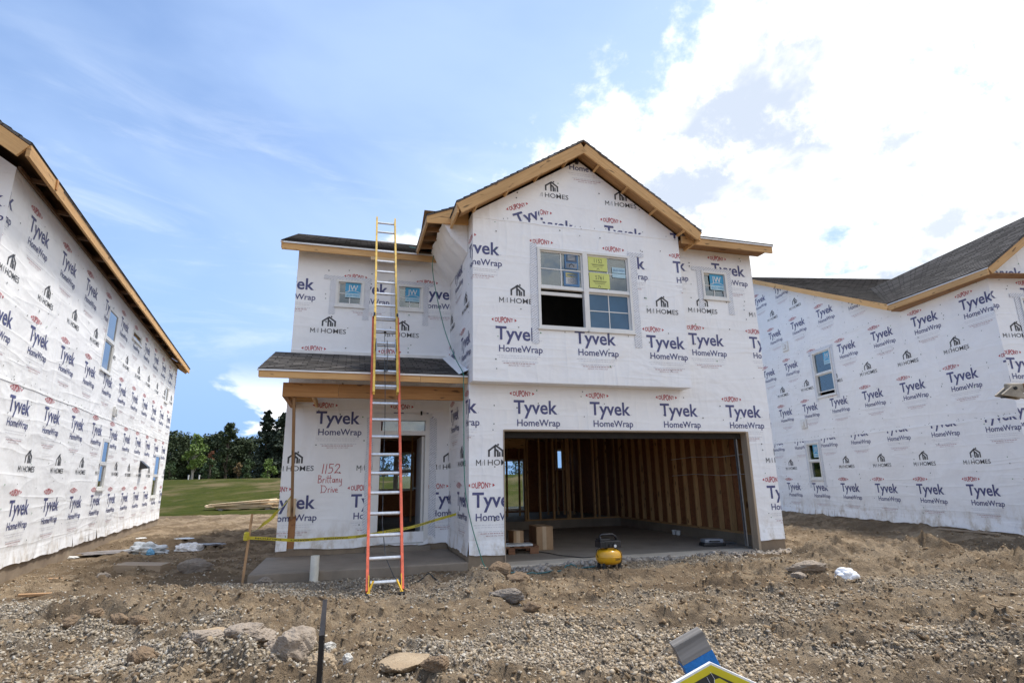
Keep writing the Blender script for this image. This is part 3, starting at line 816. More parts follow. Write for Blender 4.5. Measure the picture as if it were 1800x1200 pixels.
def rubble_sampler(r, n):
    N = n*3; lx = .3+5.6*r.rand(N); ly = -.06-.55*r.rand(N)**1.6; c, s_ = math.cos(HM[2]), math.sin(HM[2]); k = r.rand(N) < np.where(lx < 1.6, .35, 1.0)*np.exp(-(-ly/.5)**2)
    return (HM[0]+lx*c-ly*s_)[k][:n], (HM[1]+lx*s_+ly*c)[k][:n]
scatter('rubble', 2300, .010, .060, rubble_sampler, [(.36, .335, .31), (.43, .40, .37), (.28, .255, .23)], 'grey concrete rubble along the foot of the garage slab', seed=15, power=2.0)
scatter('dirt_clods', 22000, .005, .034, clod_sampler, [(.235, .175, .115), (.285, .215, .14), (.18, .13, .085), (.33, .255, .17)], 'crumbled clods of brown soil over the lot', sub=1, flat=.46, seed=9, power=4.2, jit=.40)

# ------------------------------------------------------------------ the middle house
def house_root(name, label, hx, hy, a): return thing(name, label, 'house', (hx, hy, 0), a)
hm = house_root('unfinished_house', 'unfinished two-storey house in white wrap with an open garage, between two others', *HM)
def P(name, m_, box_, bevel=0):
    mb = MB(); mb.box(*box_); return mb.build(name, m_, hm, bevel=bevel)
TF = frame((0, 0, 0), (1, 0, 0), (0, -1, 0)); TO = frame((0, -.3, 0), (1, 0, 0), (0, -1, 0)); TRc = frame((0, 1.9, 0), (1, 0, 0), (0, -1, 0)); TX = frame((0, 0, 0), (0, -1, 0), (-1, 0, 0))
GAR = (.585, 5.40, .1, 2.17)
wrap_wall(hm, TF, [(0, 5.95, .22, 2.90), (0, 4.0, 2.90, 2.945)], holes=[GAR], rolls=[(.22, .06, .22, 2.9)], seed=2)
wrap_wall(hm, TF, [(4.0, 5.95, 2.90, 5.80)], holes=[(4.73, 5.31, 4.78, 5.36)], rolls=[(3.1, 4.3, 2.9, 5.8)], seed=3, hem=False)
BW = (1.16, 2.98, 3.885, 5.37)
slant = [(LOGO, .72, 5.95, .40, .005, [(0, 5.83), (1.23, 5.83), (1.23, 6.6), (0, 6.6)])]
wrap_wall(hm, TO, [(0, 4.07, 2.935, 5.90)], extra=[[(0, 5.90), (4.07, 5.90), (2.04, 7.22)]], holes=[BW], rolls=[(2.92, .40, 2.93, 5.81), (5.0, 1.095, 5.81, 7.3, 1.25)], seed=4, logos=slant, hem=False)
wrap_wall(hm, frame((4.07, -.3, 0), (0, 1, 0), (1, 0, 0)), [(0, .3, 2.935, 5.9)], seed=5, hem=False, thick_=.05)
mb = MB(); mb.box((.001, -.299, 2.925), (4.068, -.002, 2.955)); mb.build('overhang_soffit', 'wrap', hm)
wrap_wall(hm, TX, [(-1.9, 0, .22, 2.93)], rolls=[(.22, -.97, .22, 2.93)], seed=6)
wrap_wall(hm, TX, [(-4.6, .3, 2.93, 5.92)], rolls=[(2.9, -.67, 2.93, 5.92)], seed=7, hem=False)
DOOR = (-1.43, -.38, .26, 2.58); SW1 = (-2.27, -1.73, 4.71, 5.25); SW2 = (-1.10, -.56, 4.71, 5.25)
SLIT = (-2.82, -2.70, .20, .80)

def stroke_text(strokes, x, z, sc, wd):
    t = []
    for s_ in strokes: t += thick([(x+px*sc, z+py*sc) for px, py in s_], wd)
    return [(q, 0) for q in t]
ADDR = [ # hand-lettered address, units of about one letter height
    [(0, 0), (.12, 1)], [(.35, 0), (.45, 1)], [(1.15, 1), (.75, 1), (.72, .6), (1.0, .62), (1.1, .35), (.95, .08), (.65, .02)], [(1.35, .8), (1.5, 1), (1.75, .95), (1.8, .7), (1.55, .35), (1.3, .05), (1.55, .1), (1.95, .0)]]
NAME = [[(0, 0), (.05, 1)], [(0, .98), (.35, .9), (.3, .6), (.03, .55), (.42, .4), (.38, .08), (0, 0)], [(.6, 0), (.62, .5), (.66, .4), (.82, .52)], [(.98, 0), (1.0, .48)], [(1.0, .68), (1.02, .72)],
        [(1.22, .95), (1.22, .1), (1.32, 0)], [(1.1, .6), (1.40, .62)], [(1.52, .98), (1.50, .1), (1.6, 0)], [(1.42, .62), (1.7, .64)], [(2.1, .45), (1.85, .45), (1.8, .1), (2.0, .05), (2.12, .45), (2.14, 0)],
        [(2.3, 0), (2.3, .48)], [(2.3, .35), (2.48, .5), (2.55, 0)], [(2.72, .5), (2.75, .1), (2.98, .12)], [(3.0, .5), (2.98, -.35), (2.75, -.45)]]
STREET = [[(.05, 0), (.05, 1)], [(-.08, 1), (.45, .95), (.75, .55), (.5, .05), (-.08, 0)], [(.98, 0), (.98, .5)], [(.98, .4), (1.2, .55)], [(1.36, 0), (1.38, .5)], [(1.4, .72), (1.42, .76)], [(1.52, .5), (1.68, 0), (1.85, .52)],
          [(1.95, .28), (2.25, .32), (2.15, .52), (1.97, .45), (1.97, .1), (2.3, .02)]]
hand = [(q, 2) for q, _ in stroke_text(ADDR, -2.31, 1.525, .165, .013)+stroke_text(NAME, -2.37, 1.36, .135, .010)+stroke_text(STREET, -2.31, 1.19, .125, .010)]
wrap_wall(hm, TRc, [(-3.0, 0, .24, 5.80)], holes=[DOOR, SW1, SW2, SLIT], rolls=[(.2, -1.77, .2, 2.95), (2.775, -2.75, 2.95, 5.8)], seed=8, logos=[(hand, 0, 0, 0, .005)])
mb = MB(); mb.box((-2.86, 1.915, .22), (-2.66, 1.93, .84)); mb.build('bare_sheathing', 'osb', hm)
wrap_wall(hm, frame((-3.0, 1.9, 0), (0, -1, 0), (-1, 0, 0)), [(-8.5, 0, .24, 5.8)], extra=[[(-8.5, 5.8), (0, 5.8), (-2.6, 7.05)]], rolls=[(.2, -.3, .2, 2.95), (2.8, -.8, 2.95, 5.8)], seed=9)
wrap_wall(hm, frame((5.95, 0, 0), (0, 1, 0), (1, 0, 0)), [(0, 10.4, .22, 5.8)], extra=[[(0, 5.8), (10.4, 5.8), (5.2, 8.3)]], rolls=[(.22, .3, .22, 2.9), (2.9, .6, 2.9, 5.8)], seed=10)
BKW = [(-.30, .90, 1.05, 2.31), (-4.20, -2.55, .30, 2.05), (-5.68, -5.32, 1.66, 2.40)]
wrap_wall(hm, frame((0, 10.4, 0), (-1, 0, 0), (0, 1, 0)), [(-5.95, 3.0, .22, 5.8)], holes=BKW, rolls=[(.22, .3, .22, 2.9), (2.9, .6, 2.9, 5.8)], seed=12)
TB = frame((0, 10.4, 0), (-1, 0, 0), (0, 1, 0))
window(hm, TB, -.30, .30, 1.05, 2.31, upper='glass_clear', lower='glass_clear'); window(hm, TB, .30, .90, 1.05, 2.31, upper='glass_clear', lower='glass_clear')
window(hm, TB, -4.20, -3.375, .30, 2.05, False, upper='glass_clear'); window(hm, TB, -3.375, -2.55, .30, 2.05, False, upper='glass_clear'); window(hm, TB, -5.68, -5.32, 1.66, 2.40, False, upper='glass_clear')

# foundation, slabs
P('foundation', 'foundation', ((-.001, .012, -.4), (.585, .25, .245)), .006); P('foundation', 'foundation', ((5.40, .012, -.4), (5.955, .25, .245)), .006)
P('foundation', 'foundation', ((-3.0, 1.912, -.4), (0, 2.1, .26)), .006); P('foundation', 'foundation', ((.012, .25, -.4), (.2, 1.9, .245)))
P('foundation', 'foundation', ((5.70, .25, -.4), (5.94, 10.3, .245))); P('foundation', 'foundation', ((-2.99, 2.1, -.4), (-2.8, 10.3, .255)))
P('foundation', 'foundation', ((-2.8, 10.2, -.4), (5.7, 10.39, .245)))
P('garage_apron', 'concrete_pale', ((.586, -.05, -.3), (5.399, .42, .046)), .008)
P('garage_floor', 'concrete_floor', ((.2, .42, -.3), (5.70, 6.12, .040)))
P('interior_floor', 'concrete_porch', ((.0, 6.12, -.3), (5.70, 10.2, .25))); P('interior_floor', 'concrete_floor', ((-2.8, 2.1, -.3), (0, 10.2, .25)))
mb = MB(); pts = [(-3.14, -.02), (-.002, -.02), (-.002, 1.91), (-3.14, 1.91)]
for z0, z1, d in ((-.3, .105, 0),): mb.box((-3.14, -.02, z0), (-.002, 1.911, z1+.03))
mb.build('porch_slab', 'concrete_porch', hm, bevel=.018)
P('porch_step', 'concrete_porch', ((-1.5, 1.78, .12), (-.33, 1.911, .215)), .01)
# upper floor and inner partitions
P('upper_floor', 'deck_wood', ((.14, .14, 2.66), (5.80, 10.25, 2.86))); P('upper_floor', 'deck_wood', ((-2.85, 2.05, 2.66), (.14, 10.25, 2.86)))
P('upper_floor', 'deck_wood', ((.14, .14, 5.7), (5.80, 10.25, 5.79))); P('upper_floor', 'deck_wood', ((-2.85, 2.05, 5.7), (.14, 10.25, 5.79)))
P('inner_partition', 'dark_void', ((.15, .9, 2.87), (5.79, .95, 5.69)))  # near-black sheet, upper room's shade put into its colour
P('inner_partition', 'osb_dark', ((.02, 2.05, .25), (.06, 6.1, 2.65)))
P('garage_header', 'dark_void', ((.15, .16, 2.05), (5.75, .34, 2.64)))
def stud(a, b, m_='lumber_stud'): mb = MB(); mb.box(a, b); return mb.build('stud', m_, hm)
for i in range(15):
    y = .30+.406*i
    if y < 6.05: stud((5.695, y, .285), (5.792, y+.042, 2.62))
stud((5.695, 1.16, .285), (5.792, 1.20, 2.62)); stud((5.695, .165, .285), (5.792, .205, 2.62))
P('sill_plate', 'lumber_stud', ((5.69, .15, .246), (5.795, 6.1, .284)))
P('top_plate', 'lumber_stud', ((5.69, .15, 2.621), (5.795, 6.1, 2.658)))
for x in (2.86, 2.93, 3.28, 3.69, 4.10, 4.16, 4.51, 4.92, 5.05, 5.33, 5.60): stud((x, 6.12, .29), (x+.042, 6.21, 2.62))
P('sill_plate', 'lumber_stud', ((2.85, 6.12, .251), (5.69, 6.21, .289)))
P('door_header', 'lumber_stud', ((1.75, 6.12, 2.2), (2.855, 6.21, 2.62))); stud((1.78, 6.12, .29), (1.82, 6.21, 2.2))
for x in (2.95, 3.36, 4.30, 4.64, 4.85, 5.18): stud((x, 8.30, .25), (x+.042, 8.39, 2.62))
for x in (-.1, -1.9, -2.4): stud((x, 7.6, .25), (x+.042, 7.69, 2.62))
for z in (1.40, 1.78):
    mb = MB(); mb.tube([(5.69, .3, z), (5.688, 1.3, z-.03), (5.69, 2.3, z+.01), (5.69, 3.2, z-.02)], .006, 6); mb.build('wire', 'paper_white', hm)
# garage door jambs, header trim, track
P('door_jamb', 'jamb_wood', ((5.355, -.012, .047), (5.405, .16, 2.17)), .004); P('door_jamb', 'jamb_wood', ((.58, -.012, .047), (.60, .16, 2.17)), .004)
P('head_trim', 'jamb_wood', ((.60, -.012, 2.148), (5.355, .16, 2.176)), .004)
mb = MB(); mb.box((5.27, .20, .1), (5.30, .225, 2.1)); mb.box((5.27, .20, .1), (5.275, .26, 2.1)); mb.build('door_track', 'galvanised', hm)

# windows of the front
win = window(hm, TO, 1.16, 2.07, *BW[2:], grid=(1, 1), lower=None, tape=None)
mb = MB(); mb.box((1.22, -.058, 4.50), (2.01, -.03, 4.56), 0, lambda p: TO(*p)); mb.build('raised_sash', 'vinyl', win)
flat_part(win, TO, 'poster', [(1.69, 1.95, 5.02, 5.31, 0), (1.715, 1.925, 5.155, 5.29, 1), (1.715, 1.925, 5.035, 5.13, 2)],
          [(thick([(1.78, 5.06), (1.78, 5.09), (1.82, 5.115), (1.86, 5.09), (1.86, 5.06)], .012), 3)]+[(rect_tris(1.75, z, 1.89, z+.008), 2) for z in (5.19, 5.215, 5.24, 5.265)], ['poster_blue', 'poster_grey', 'paper_white', 'marker_black'], -.014)
flat_part(win, TO, 'poster', [(1.66, 1.96, 4.69, 4.97, 0), (1.70, 1.93, 4.86, 4.945, 1), (1.70, 1.93, 4.73, 4.855, 2)], [(rect_tris(1.73, z, 1.90, z+.006), 3) for z in (4.75, 4.775, 4.80, 4.825)]+[(rect_tris(1.73, 4.89, 1.90, 4.91), 0)],
          ['poster_blue', 'note_gold', 'paper_white', 'poster_grey'], -.014)
win = window(hm, TO, 2.07, 2.98, *BW[2:], grid=(1, 1), lower='glass_film')
for (a, b, c, d, s_) in ((2.15, 2.53, 5.03, 5.31, '1152'), (2.16, 2.56, 4.70, 4.99, '5761')):
    pr = [(text_tris(s_, a+.12, d-.125, .16, .075, -.01), 1)]
    for k, z in enumerate((d-.16, d-.178, d-.21)): pr.append((rect_tris(a+.06+.02*k, z, b-.06-.02*k, z+.007), 1))
    pr.append((thick([(a+.17, c+.02), (a+.17, c+.035), (a+.19, c+.05), (a+.21, c+.035), (a+.21, c+.02)], .008), 1))
    flat_part(win, TO, 'note', [(a, b, c, d, 0)], pr, ['note_yellow', 'marker_black'], -.014)
flat_part(win, TO, 'sticker', [(2.62, 2.89, 5.02, 5.13, 0), (2.62, 2.89, 4.93, 5.01, 0)], [(text_tris('JELD-WEN', 2.64, 5.055, .23, .04, .01), 1)], ['sticker_pale', 'poster_blue'], -.014)
for q in ((1.03, 1.158, 3.60, 5.44, .008), (2.982, 3.115, 3.62, 5.40, .008), (2.95, 3.28, 5.375, 5.45, .011)): tape_strip(win, TO, *q)
window(hm, TRc, *SW1, double=False, grid=(1, 1), sticker=(-2.09, -1.80, 4.90, 5.20), tape=(.18, .26, .12, .02))
window(hm, TRc, *SW2, double=False, grid=(1, 1), sticker=(-.92, -.63, 4.90, 5.20), tape=(.20, .30, .06, .10))
window(hm, TF, *SW1[:0], 4.73, 5.31, 4.78, 5.36, double=False, grid=(1, 1), sticker=(4.93, 5.25, 4.98, 5.31), tape=(.22, .30, .10, .02))

# front door
mb = MB(); A = lambda p: TRc(*p)
for a, b in (((-1.43, -.12, .26), (-1.30, .02, 2.58)), ((-.46, -.12, .26), (-.38, .02, 2.58)), ((-1.30, -.12, 2.50), (-.46, .02, 2.58)), ((-1.30, -.12, 2.22), (-.46, .02, 2.30))): mb.box(a, b, 0, A)
mb.box((-1.48, .0, 2.555), (-.33, .022, 2.63), 0, A); mb.box((-1.48, .0, 2.2), (-1.43, .022, 2.555), 0, A)
fr = mb.build('door_frame', 'vinyl', hm)
mb = MB(); mb.box((-1.30, -.07, 2.30), (-.46, -.062, 2.50), 0, A); mb.build('transom', 'glass', fr)
mb = MB(); mb.box((-1.30, -.13, .255), (-.46, .03, .278), 0, A); mb.build('threshold', 'galvanised', fr)
mb = MB(); mb.box((-.505, 2.03, .285), (-.46, 2.87, 2.21)); dl = mb.build('door_leaf', 'vinyl', hm, bevel=.003)
mb = MB(); mb.tube([(-.505, 2.80, 1.22), (-.54, 2.80, 1.22)], .012, 10); mb.tube([(-.54, 2.80, 1.22), (-.565, 2.80, 1.22), (-.575, 2.80, 1.22)], [.022, .030, .012], 12); mb.build('handle', 'galvanised', dl, smooth=True)
for q in ((-1.56, -1.432, .40, 2.55, .008), (-.378, -.24, .30, 2.55, .008)): tape_strip(fr, TRc, *q)
mb = MB(); mb.box((-.56, .002, 2.60), (-.53, .03, 2.68), 0, A); mb.build('door_bumper', 'rubber', fr)

# porch roof
mb = MB(); roof_plane(mb, (-3.26, .02, 3.07), (-.01, .02, 3.07), (-.01, 1.89, 3.74), (-3.26, 1.89, 3.74)); pr = mb.build('porch_roof', ROOF, hm)
board(pr, 'fascia', (-3.24, .06, 2.995), (-.802, .06, 2.995), .036, .115); board(pr, 'fascia', (-.798, .062, 2.994), (-.012, .062, 2.994), .036, .115); board(pr, 'drip_edge', (-3.27, .028, 3.052), (-.012, .028, 3.052), .012, .03, 'drip_metal')
board(pr, 'rake_board', (-3.235, .05, 3.0), (-3.235, 1.88, 3.655), .036, .12)
for x in (-2.9, -2.3, -1.7, -1.1, -.5, -.08): board(pr, 'rafter', (x, .08, 2.985), (x, 1.88, 3.63), .04, .09, 'deck_wood')
mb = MB(); mb.quad([(-.008, 1.9, 3.70), (-.008, .0, 3.06), (-.008, .0, 3.16), (-.008, 1.9, 3.82)][::-1]); mb.quad([(-.16, .05, 3.09), (-.008, .0, 3.16), (-.008, 1.89, 3.82), (-.16, 1.89, 3.755)]); mb.build('wrap_flashing', 'wrap', pr)
mb = MB(); mb.box((-3.0, 1.86, 3.73), (-.01, 1.895, 3.79)); mb.build('wall_flashing', 'drip_metal', pr)
for a, b in ((-2.93, -2.08), (-2.078, -.012)):
    mb = MB(); mb.box((a, .40, 2.70), (b, .48, 2.925)); mb.build('porch_beam', 'lumber_beam', hm, bevel=.004)
P('porch_beam', 'lumber_beam', ((-2.93, .482, 2.70), (-2.86, 1.89, 2.92)), .004)
for y in (.7, 1.0, 1.3): P('blocking', 'lumber', ((-2.855, y, 2.74), (-2.50, y+.04, 2.83)))
P('blocking', 'lumber', ((-2.50, .49, 2.72), (-2.46, 1.88, 2.83)))
br = board(hm, 'brace', (-2.76, .52, 2.72), (-2.765, 1.84, .78), .042, .09, 'stake_wood', up=(0, 1, 0))
P('cleat', 'lumber_pale', ((-2.85, 1.835, .80), (-2.72, 1.885, 1.10)))

# roofs of the front
mb = MB(); roof_plane(mb, (-3.30, 1.56, 5.83), (.02, 1.56, 5.83), (.02, 4.5, 7.27), (-3.30, 4.5, 7.27)); roof_plane(mb, (.02, 10.7, 5.83), (-3.30, 10.7, 5.83), (-3.30, 4.5, 7.27), (.02, 4.5, 7.27)); rf = mb.build('roof', ROOF, hm)
board(rf, 'fascia', (-3.28, 1.60, 5.735), (-1.182, 1.60, 5.735), .036, .135); board(rf, 'fascia', (-1.178, 1.603, 5.737), (-.012, 1.603, 5.737), .036, .135); board(rf, 'drip_edge', (-3.31, 1.565, 5.805), (-.012, 1.565, 5.805), .012, .032, 'drip_metal')
board(rf, 'rake_board', (-3.275, 1.58, 5.75), (-3.275, 4.5, 7.18), .036, .13)
for x in (-2.9, -2.3, -1.7, -1.1, -.5): board(rf, 'rafter_tail', (x, 1.62, 5.74), (x, 2.1, 5.97), .04, .09, 'deck_wood')
mb = MB(); mb.box((-1.64, 1.545, 5.60), (-1.14, 1.578, 5.655)); mb.build('toe_board', 'lumber_pale', rf)
mb = MB(); mb.quad([(-.006, 1.55, 5.86), (-.14, 1.56, 5.87), (-.14, 4.4, 7.24), (-.006, 4.4, 7.32)]); mb.build('wrap_flashing', 'wrap', rf)
# front gable
PK = (2.04, 7.49); EL, ER, EZ = -.34, 4.41, 5.92
mb = MB(); roof_plane(mb, (EL, 4.9, EZ), (EL, -.60, EZ), (PK[0], -.60, PK[1]), (PK[0], 4.9, PK[1])); roof_plane(mb, (ER, -.60, EZ), (ER, 4.9, EZ), (PK[0], 4.9, PK[1]), (PK[0], -.60, PK[1])); gr = mb.build('gable_roof', ROOF, hm)
for sx, ex in ((-1, EL), (1, ER)):
    d = Vector((PK[0]-ex, 0, PK[1]-EZ)).normalized(); n = Vector((-d.z, 0, d.x)); n = n if n.z > 0 else -n; off = -n*.135
    a = Vector((ex, -.575, EZ))+off+Vector((.03*-sx*-1, 0, 0)); b = Vector((PK[0]-.0*sx, -.575, PK[1]))+off*1.0
    b = Vector((PK[0]+(.0)*sx, -.575, PK[1]-.135/n.z))
    board(gr, 'rake_board', a, b, .038, .19)
    board(gr, 'fascia', (ex+.03*-sx, -.555, EZ-.10), (ex+.03*-sx, .6 if sx < 0 else -.02, EZ-.10), .036, .17)
    q0 = Vector((ex, -.43, EZ))+n*-.165; q1 = Vector((PK[0], -.43, PK[1]-.165/n.z)); board(gr, 'soffit', q0, q1, .27, .012, 'soffit_wood', up=tuple(n))
    for t in (.10, .34, .58, .82):
        q = Vector((ex, 0, EZ)).lerp(Vector((PK[0], 0, PK[1])), t)+n*-.195; board(gr, 'lookout', (q.x, -.555, q.z), (q.x, -.302, q.z), .045, .045, 'lumber', up=tuple(n))
mb = MB(); mb.box((1.98, -.33, 7.14), (2.03, -.305, 7.24)); mb.build('ridge_block', 'black_metal', gr)
# cross gable behind with its left eave return
mb = MB(); roof_plane(mb, (-.76, 4.6, 5.94), (-.76, .05, 5.94), (2.04, .05, 7.15), (2.04, 4.6, 7.15)); cr = mb.build('cross_roof', ROOF, hm)
board(cr, 'fascia', (-.735, .07, 5.865), (-.735, 4.5, 5.865), .036, .13)
mb = MB(); mb.quad([(-.75, .06, 5.79), (.0, .06, 5.83), (.0, .06, 6.22), (-.75, .06, 5.92)], 0, [(0, 0), (.3, 0), (.3, .7), (0, .7)]); mb.quad([(-.75, .09, 5.79), (.0, .09, 5.83), (.0, .09, 6.22), (-.75, .09, 5.92)][::-1], 0); mb.quad([(-.75, .06, 5.79), (-.75, .09, 5.79), (0, .09, 5.83), (0, .06, 5.83)], 0); mb.build('return_board', 'lumber', cr)
for y in (.5, .9, 1.3, 1.7, 2.1): board(cr, 'lookout', (-.715, y, 5.86), (-.45, y, 5.88), .04, .085, 'deck_wood')
mb = MB(); K = 24; top = [(-.47+.015*math.sin(k*1.7), .10+4.2*k/K, 5.86) for k in range(K+1)]; mid = [(-.30+.03*math.sin(k*2.3), .10+4.2*k/K, 5.58+.02*math.sin(k*1.3)) for k in range(K+1)]; low = [(-.006, .10+4.2*k/K, 5.30) for k in range(K+1)]
for a, b in ((top, mid), (mid, low)):
    for k in range(K): mb.quad([a[k], a[k+1], b[k+1], b[k]])
mb.quad([top[0], mid[0], low[0], (-.006, .10, 5.86)]); mb.build('draped_wrap', 'wrap', cr)
# wing roof to the right
mb = MB(); roof_plane(mb, (4.09, -.42, 5.89), (6.20, -.42, 5.89), (6.20, 5.0, 8.55), (4.09, 5.0, 8.55)); roof_plane(mb, (6.2, 10.8, 5.75), (-.2, 10.8, 5.75), (-.2, 5.0, 8.55), (6.2, 5.0, 8.55)); wr = mb.build('wing_roof', ROOF, hm)
board(wr, 'fascia', (4.09, -.385, 5.795), (6.18, -.385, 5.795), .036, .145); board(wr, 'drip_edge', (4.3, -.418, 5.865), (6.2, -.418, 5.865), .012, .028, 'drip_metal')
board(wr, 'rake_board', (6.175, -.37, 5.80), (6.175, 5.0, 8.44), .036, .14)
board(wr, 'soffit', (4.09, -.19, 5.80), (6.15, -.19, 5.80), .36, .012, 'deck_wood')

# ------------------------------------------------------------------ the left house
hl = house_root('side_house', 'white wrapped house at the left edge, its long side wall running to the lawn', *HL)
TS = frame((0, 0, 0), (0, 1, 0), (1, 0, 0)); TLF = frame((0, 0, 0), (1, 0, 0), (0, -1, 0))
WL = [(5.30, 6.13, 3.82, 5.24), (7.65, 8.70, 5.06, 5.34), (13.17, 13.75, 4.15, 4.70), (6.43, 7.02, 1.29, 2.43), (12.96, 13.85, .98, 2.37)]
wrap_wall(hl, TS, [(0, 15.05, .22, 5.66)], holes=WL, rolls=[(.235, 1.92, .22, 2.85), (2.84, 1.44, 2.85, 5.66)], seed=21)
wrap_wall(hl, TLF, [(-9, 0, .22, 5.66)], extra=[[(-9, 5.66), (0, 5.66), (-4.5, 8.6)]], rolls=[(.2, -1.2, .22, 2.85), (2.84, -1.56, 2.85, 5.66)], seed=22)
wrap_wall(hl, frame((-9, 0, 0), (0, -1, 0), (-1, 0, 0)), [(-15.05, 0, .22, 5.66)], rolls=[(.2, -1, .22, 2.85), (2.84, -.4, 2.85, 5.66)], seed=23)
wrap_wall(hl, frame((0, 15.05, 0), (-1, 0, 0), (0, 1, 0)), [(0, 9, .22, 5.66)], extra=[[(0, 5.66), (9, 5.66), (4.5, 8.6)]], rolls=[(.2, 1, .22, 2.85), (2.84, .4, 2.85, 5.66)], seed=24)
def fnd(root, x0, x1, y0, y1):
    for a, b in (((x0, y0), (x1, y0+.2)), ((x0, y1-.2), (x1, y1)), ((x0, y0+.2), (x0+.2, y1-.2)), ((x1-.2, y0+.2), (x1, y1-.2))):
        mb = MB(); mb.box((a[0], a[1], -.4), (b[0], b[1], .25)); mb.build('foundation', 'foundation', root)
fnd(hl, -8.99, -.012, .012, 15.04)
for k, wd in enumerate(WL): window(hl, TS, *wd, double=k in (0, 3, 4), tape=None, flush=True, upper='glass_side', lower='glass_side')
for z in (.2, 2.8, 5.58):  # near-black decks; the top one added as unseen ceiling against stray light
    mb = MB(); mb.box((-8.85, .15, z), (-.15, 14.9, z+.05)); mb.build('dark_deck', 'dark_void', hl)
mb = MB(); mb.box((-3.05, .2, .25), (-3.0, 14.8, 5.6)); mb.build('inner_partition', 'dark_void', hl)  # near-black, the shade indoors is put into its colour
mb = MB(); roof_plane(mb, (.36, -.66, 5.72), (.36, 15.5, 5.72), (-4.5, 15.5, 8.93), (-4.5, -.66, 8.93)); roof_plane(mb, (-9.36, 15.5, 5.72), (-9.36, -.66, 5.72), (-4.5, -.66, 8.93), (-4.5, 15.5, 8.93)); lr = mb.build('roof', ROOF, hl)
board(lr, 'fascia', (.335, -.64, 5.615), (.335, .62, 5.615), .045, .165); [board(lr, 'fascia', (.325+.002*i, a, 5.625), (.325+.002*i, b, 5.625), .036, .145) for i, (a, b) in enumerate(((.625, 5.3), (5.304, 10.2), (10.204, 15.48)))]
board(lr, 'joint_block', (.36, .30, 5.64), (.36, .36, 5.64), .03, .16, 'lumber_beam')
for sx, ex in ((1, .36), (-1, -9.36)):
    d = Vector((-4.5-ex, 0, 3.21)).normalized(); n = Vector((-d.z, 0, d.x)); n = n if n.z > 0 else -n
    board(lr, 'rake_board', Vector((ex, -.635, 5.72))-n*.14, Vector((-4.5, -.635, 8.93-.14/n.z)), .04, .20); board(lr, 'rake_board', Vector((ex, 15.47, 5.72))-n*.14, Vector((-4.5, 15.47, 8.93-.14/n.z)), .04, .20)
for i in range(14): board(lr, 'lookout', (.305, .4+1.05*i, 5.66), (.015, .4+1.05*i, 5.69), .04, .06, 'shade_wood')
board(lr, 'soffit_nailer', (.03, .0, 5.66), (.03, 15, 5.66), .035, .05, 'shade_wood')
mb = MB(); mb.box((-.0, 6.85, 2.98), (.05, 7.10, 3.20)); mb.box((.05, 6.90, 3.02), (.075, 7.05, 3.15)); mb.build('wall_box', 'vinyl', hl, bevel=.008)
mb = MB(); mb.add([(.0, 10.66, 2.08), (.0, 11.06, 2.08), (.0, 11.06, 1.84), (.0, 10.66, 1.84), (.20, 10.68, 1.86), (.20, 11.04, 1.86), (.20, 11.04, 1.90), (.20, 10.68, 1.90)], [(0, 1, 6, 7), (4, 5, 6, 7), (0, 7, 4, 3), (1, 2, 5, 6), (3, 4, 5, 2)]); mb.build('vent_hood', 'black_plastic', hl)

# ------------------------------------------------------------------ the right house
hr = house_root('valley_roof_house', 'white wrapped house at the right under a dark shingle valley roof', *HR)
TRS = frame((0, 0, 0), (0, -1, 0), (-1, 0, 0)); TRF = frame((0, 0, 0), (1, 0, 0), (0, -1, 0))
WR = [(-6.21, -5.30, 3.66, 5.07), (-7.15, -6.52, 1.20, 2.33)]
wrap_wall(hr, TRS, [(-16, 0, .15, 5.4)], extra=[[(-16, 5.4), (-2.6, 5.4), (-9.36, 8.62)]], holes=WR, rolls=[(.145, -1.54, .15, 2.42), (2.6, -1.46, 2.42, 5.27), (5.37, -5.69, 5.27, 9)], seed=31)
FW = (.62, 1.62, 3.45, 4.90)
wrap_wall(hr, TRF, [(0, 4, .15, 5.4)], extra=[[(0, 5.4), (4, 5.4), (2, 6.86)]], holes=[FW], rolls=[(.2, .5, .15, 2.65), (2.65, 0, 2.65, 5.27), (4.6, .05, 5.27, 7)], seed=32)
wrap_wall(hr, frame((4, 0, 0), (0, 1, 0), (1, 0, 0)), [(0, 2.9, .15, 5.4)], rolls=[(.2, .5, .15, 2.65), (2.65, 0, 2.65, 5.4)], seed=33)
wrap_wall(hr, frame((0, 2.9, 0), (1, 0, 0), (0, -1, 0)), [(4, 10, .15, 5.4)], rolls=[(.2, .5, .15, 2.65), (2.65, 0, 2.65, 5.4)], seed=34)
wrap_wall(hr, frame((10, 2.9, 0), (0, 1, 0), (1, 0, 0)), [(0, 13.1, .15, 5.4)], extra=[[(0, 5.4), (13.1, 5.4), (6.5, 8.6)]], rolls=[(.2, .5, .15, 2.65), (2.65, 0, 2.65, 5.4)], seed=35)
wrap_wall(hr, frame((0, 16, 0), (-1, 0, 0), (0, 1, 0)), [(-10, 0, .15, 5.4)], rolls=[(.2, .5, .15, 2.65), (2.65, 0, 2.65, 5.4)], seed=36)
for a, b in (((.012, .012), (4, .2)), ((.012, .2), (.2, 15.98)), ((3.8, .2), (3.99, 2.9)), ((3.99, 2.91), (9.98, 3.1)), ((9.8, 3.1), (9.98, 15.98)), ((.2, 15.8), (9.8, 15.98))):
    mb = MB(); mb.box((a[0], a[1], -.4), (b[0], b[1], .18)); mb.build('foundation', 'foundation', hr)
window(hr, TRS, *WR[0], sticker=None, tape=(.12, .12, .05, .03), open_low=.10); 
window(hr, TRS, *WR[1], tape=(.25, .25, .0, .0))
window(hr, TRF, *FW, tape=(.2, .2, .1, .1))
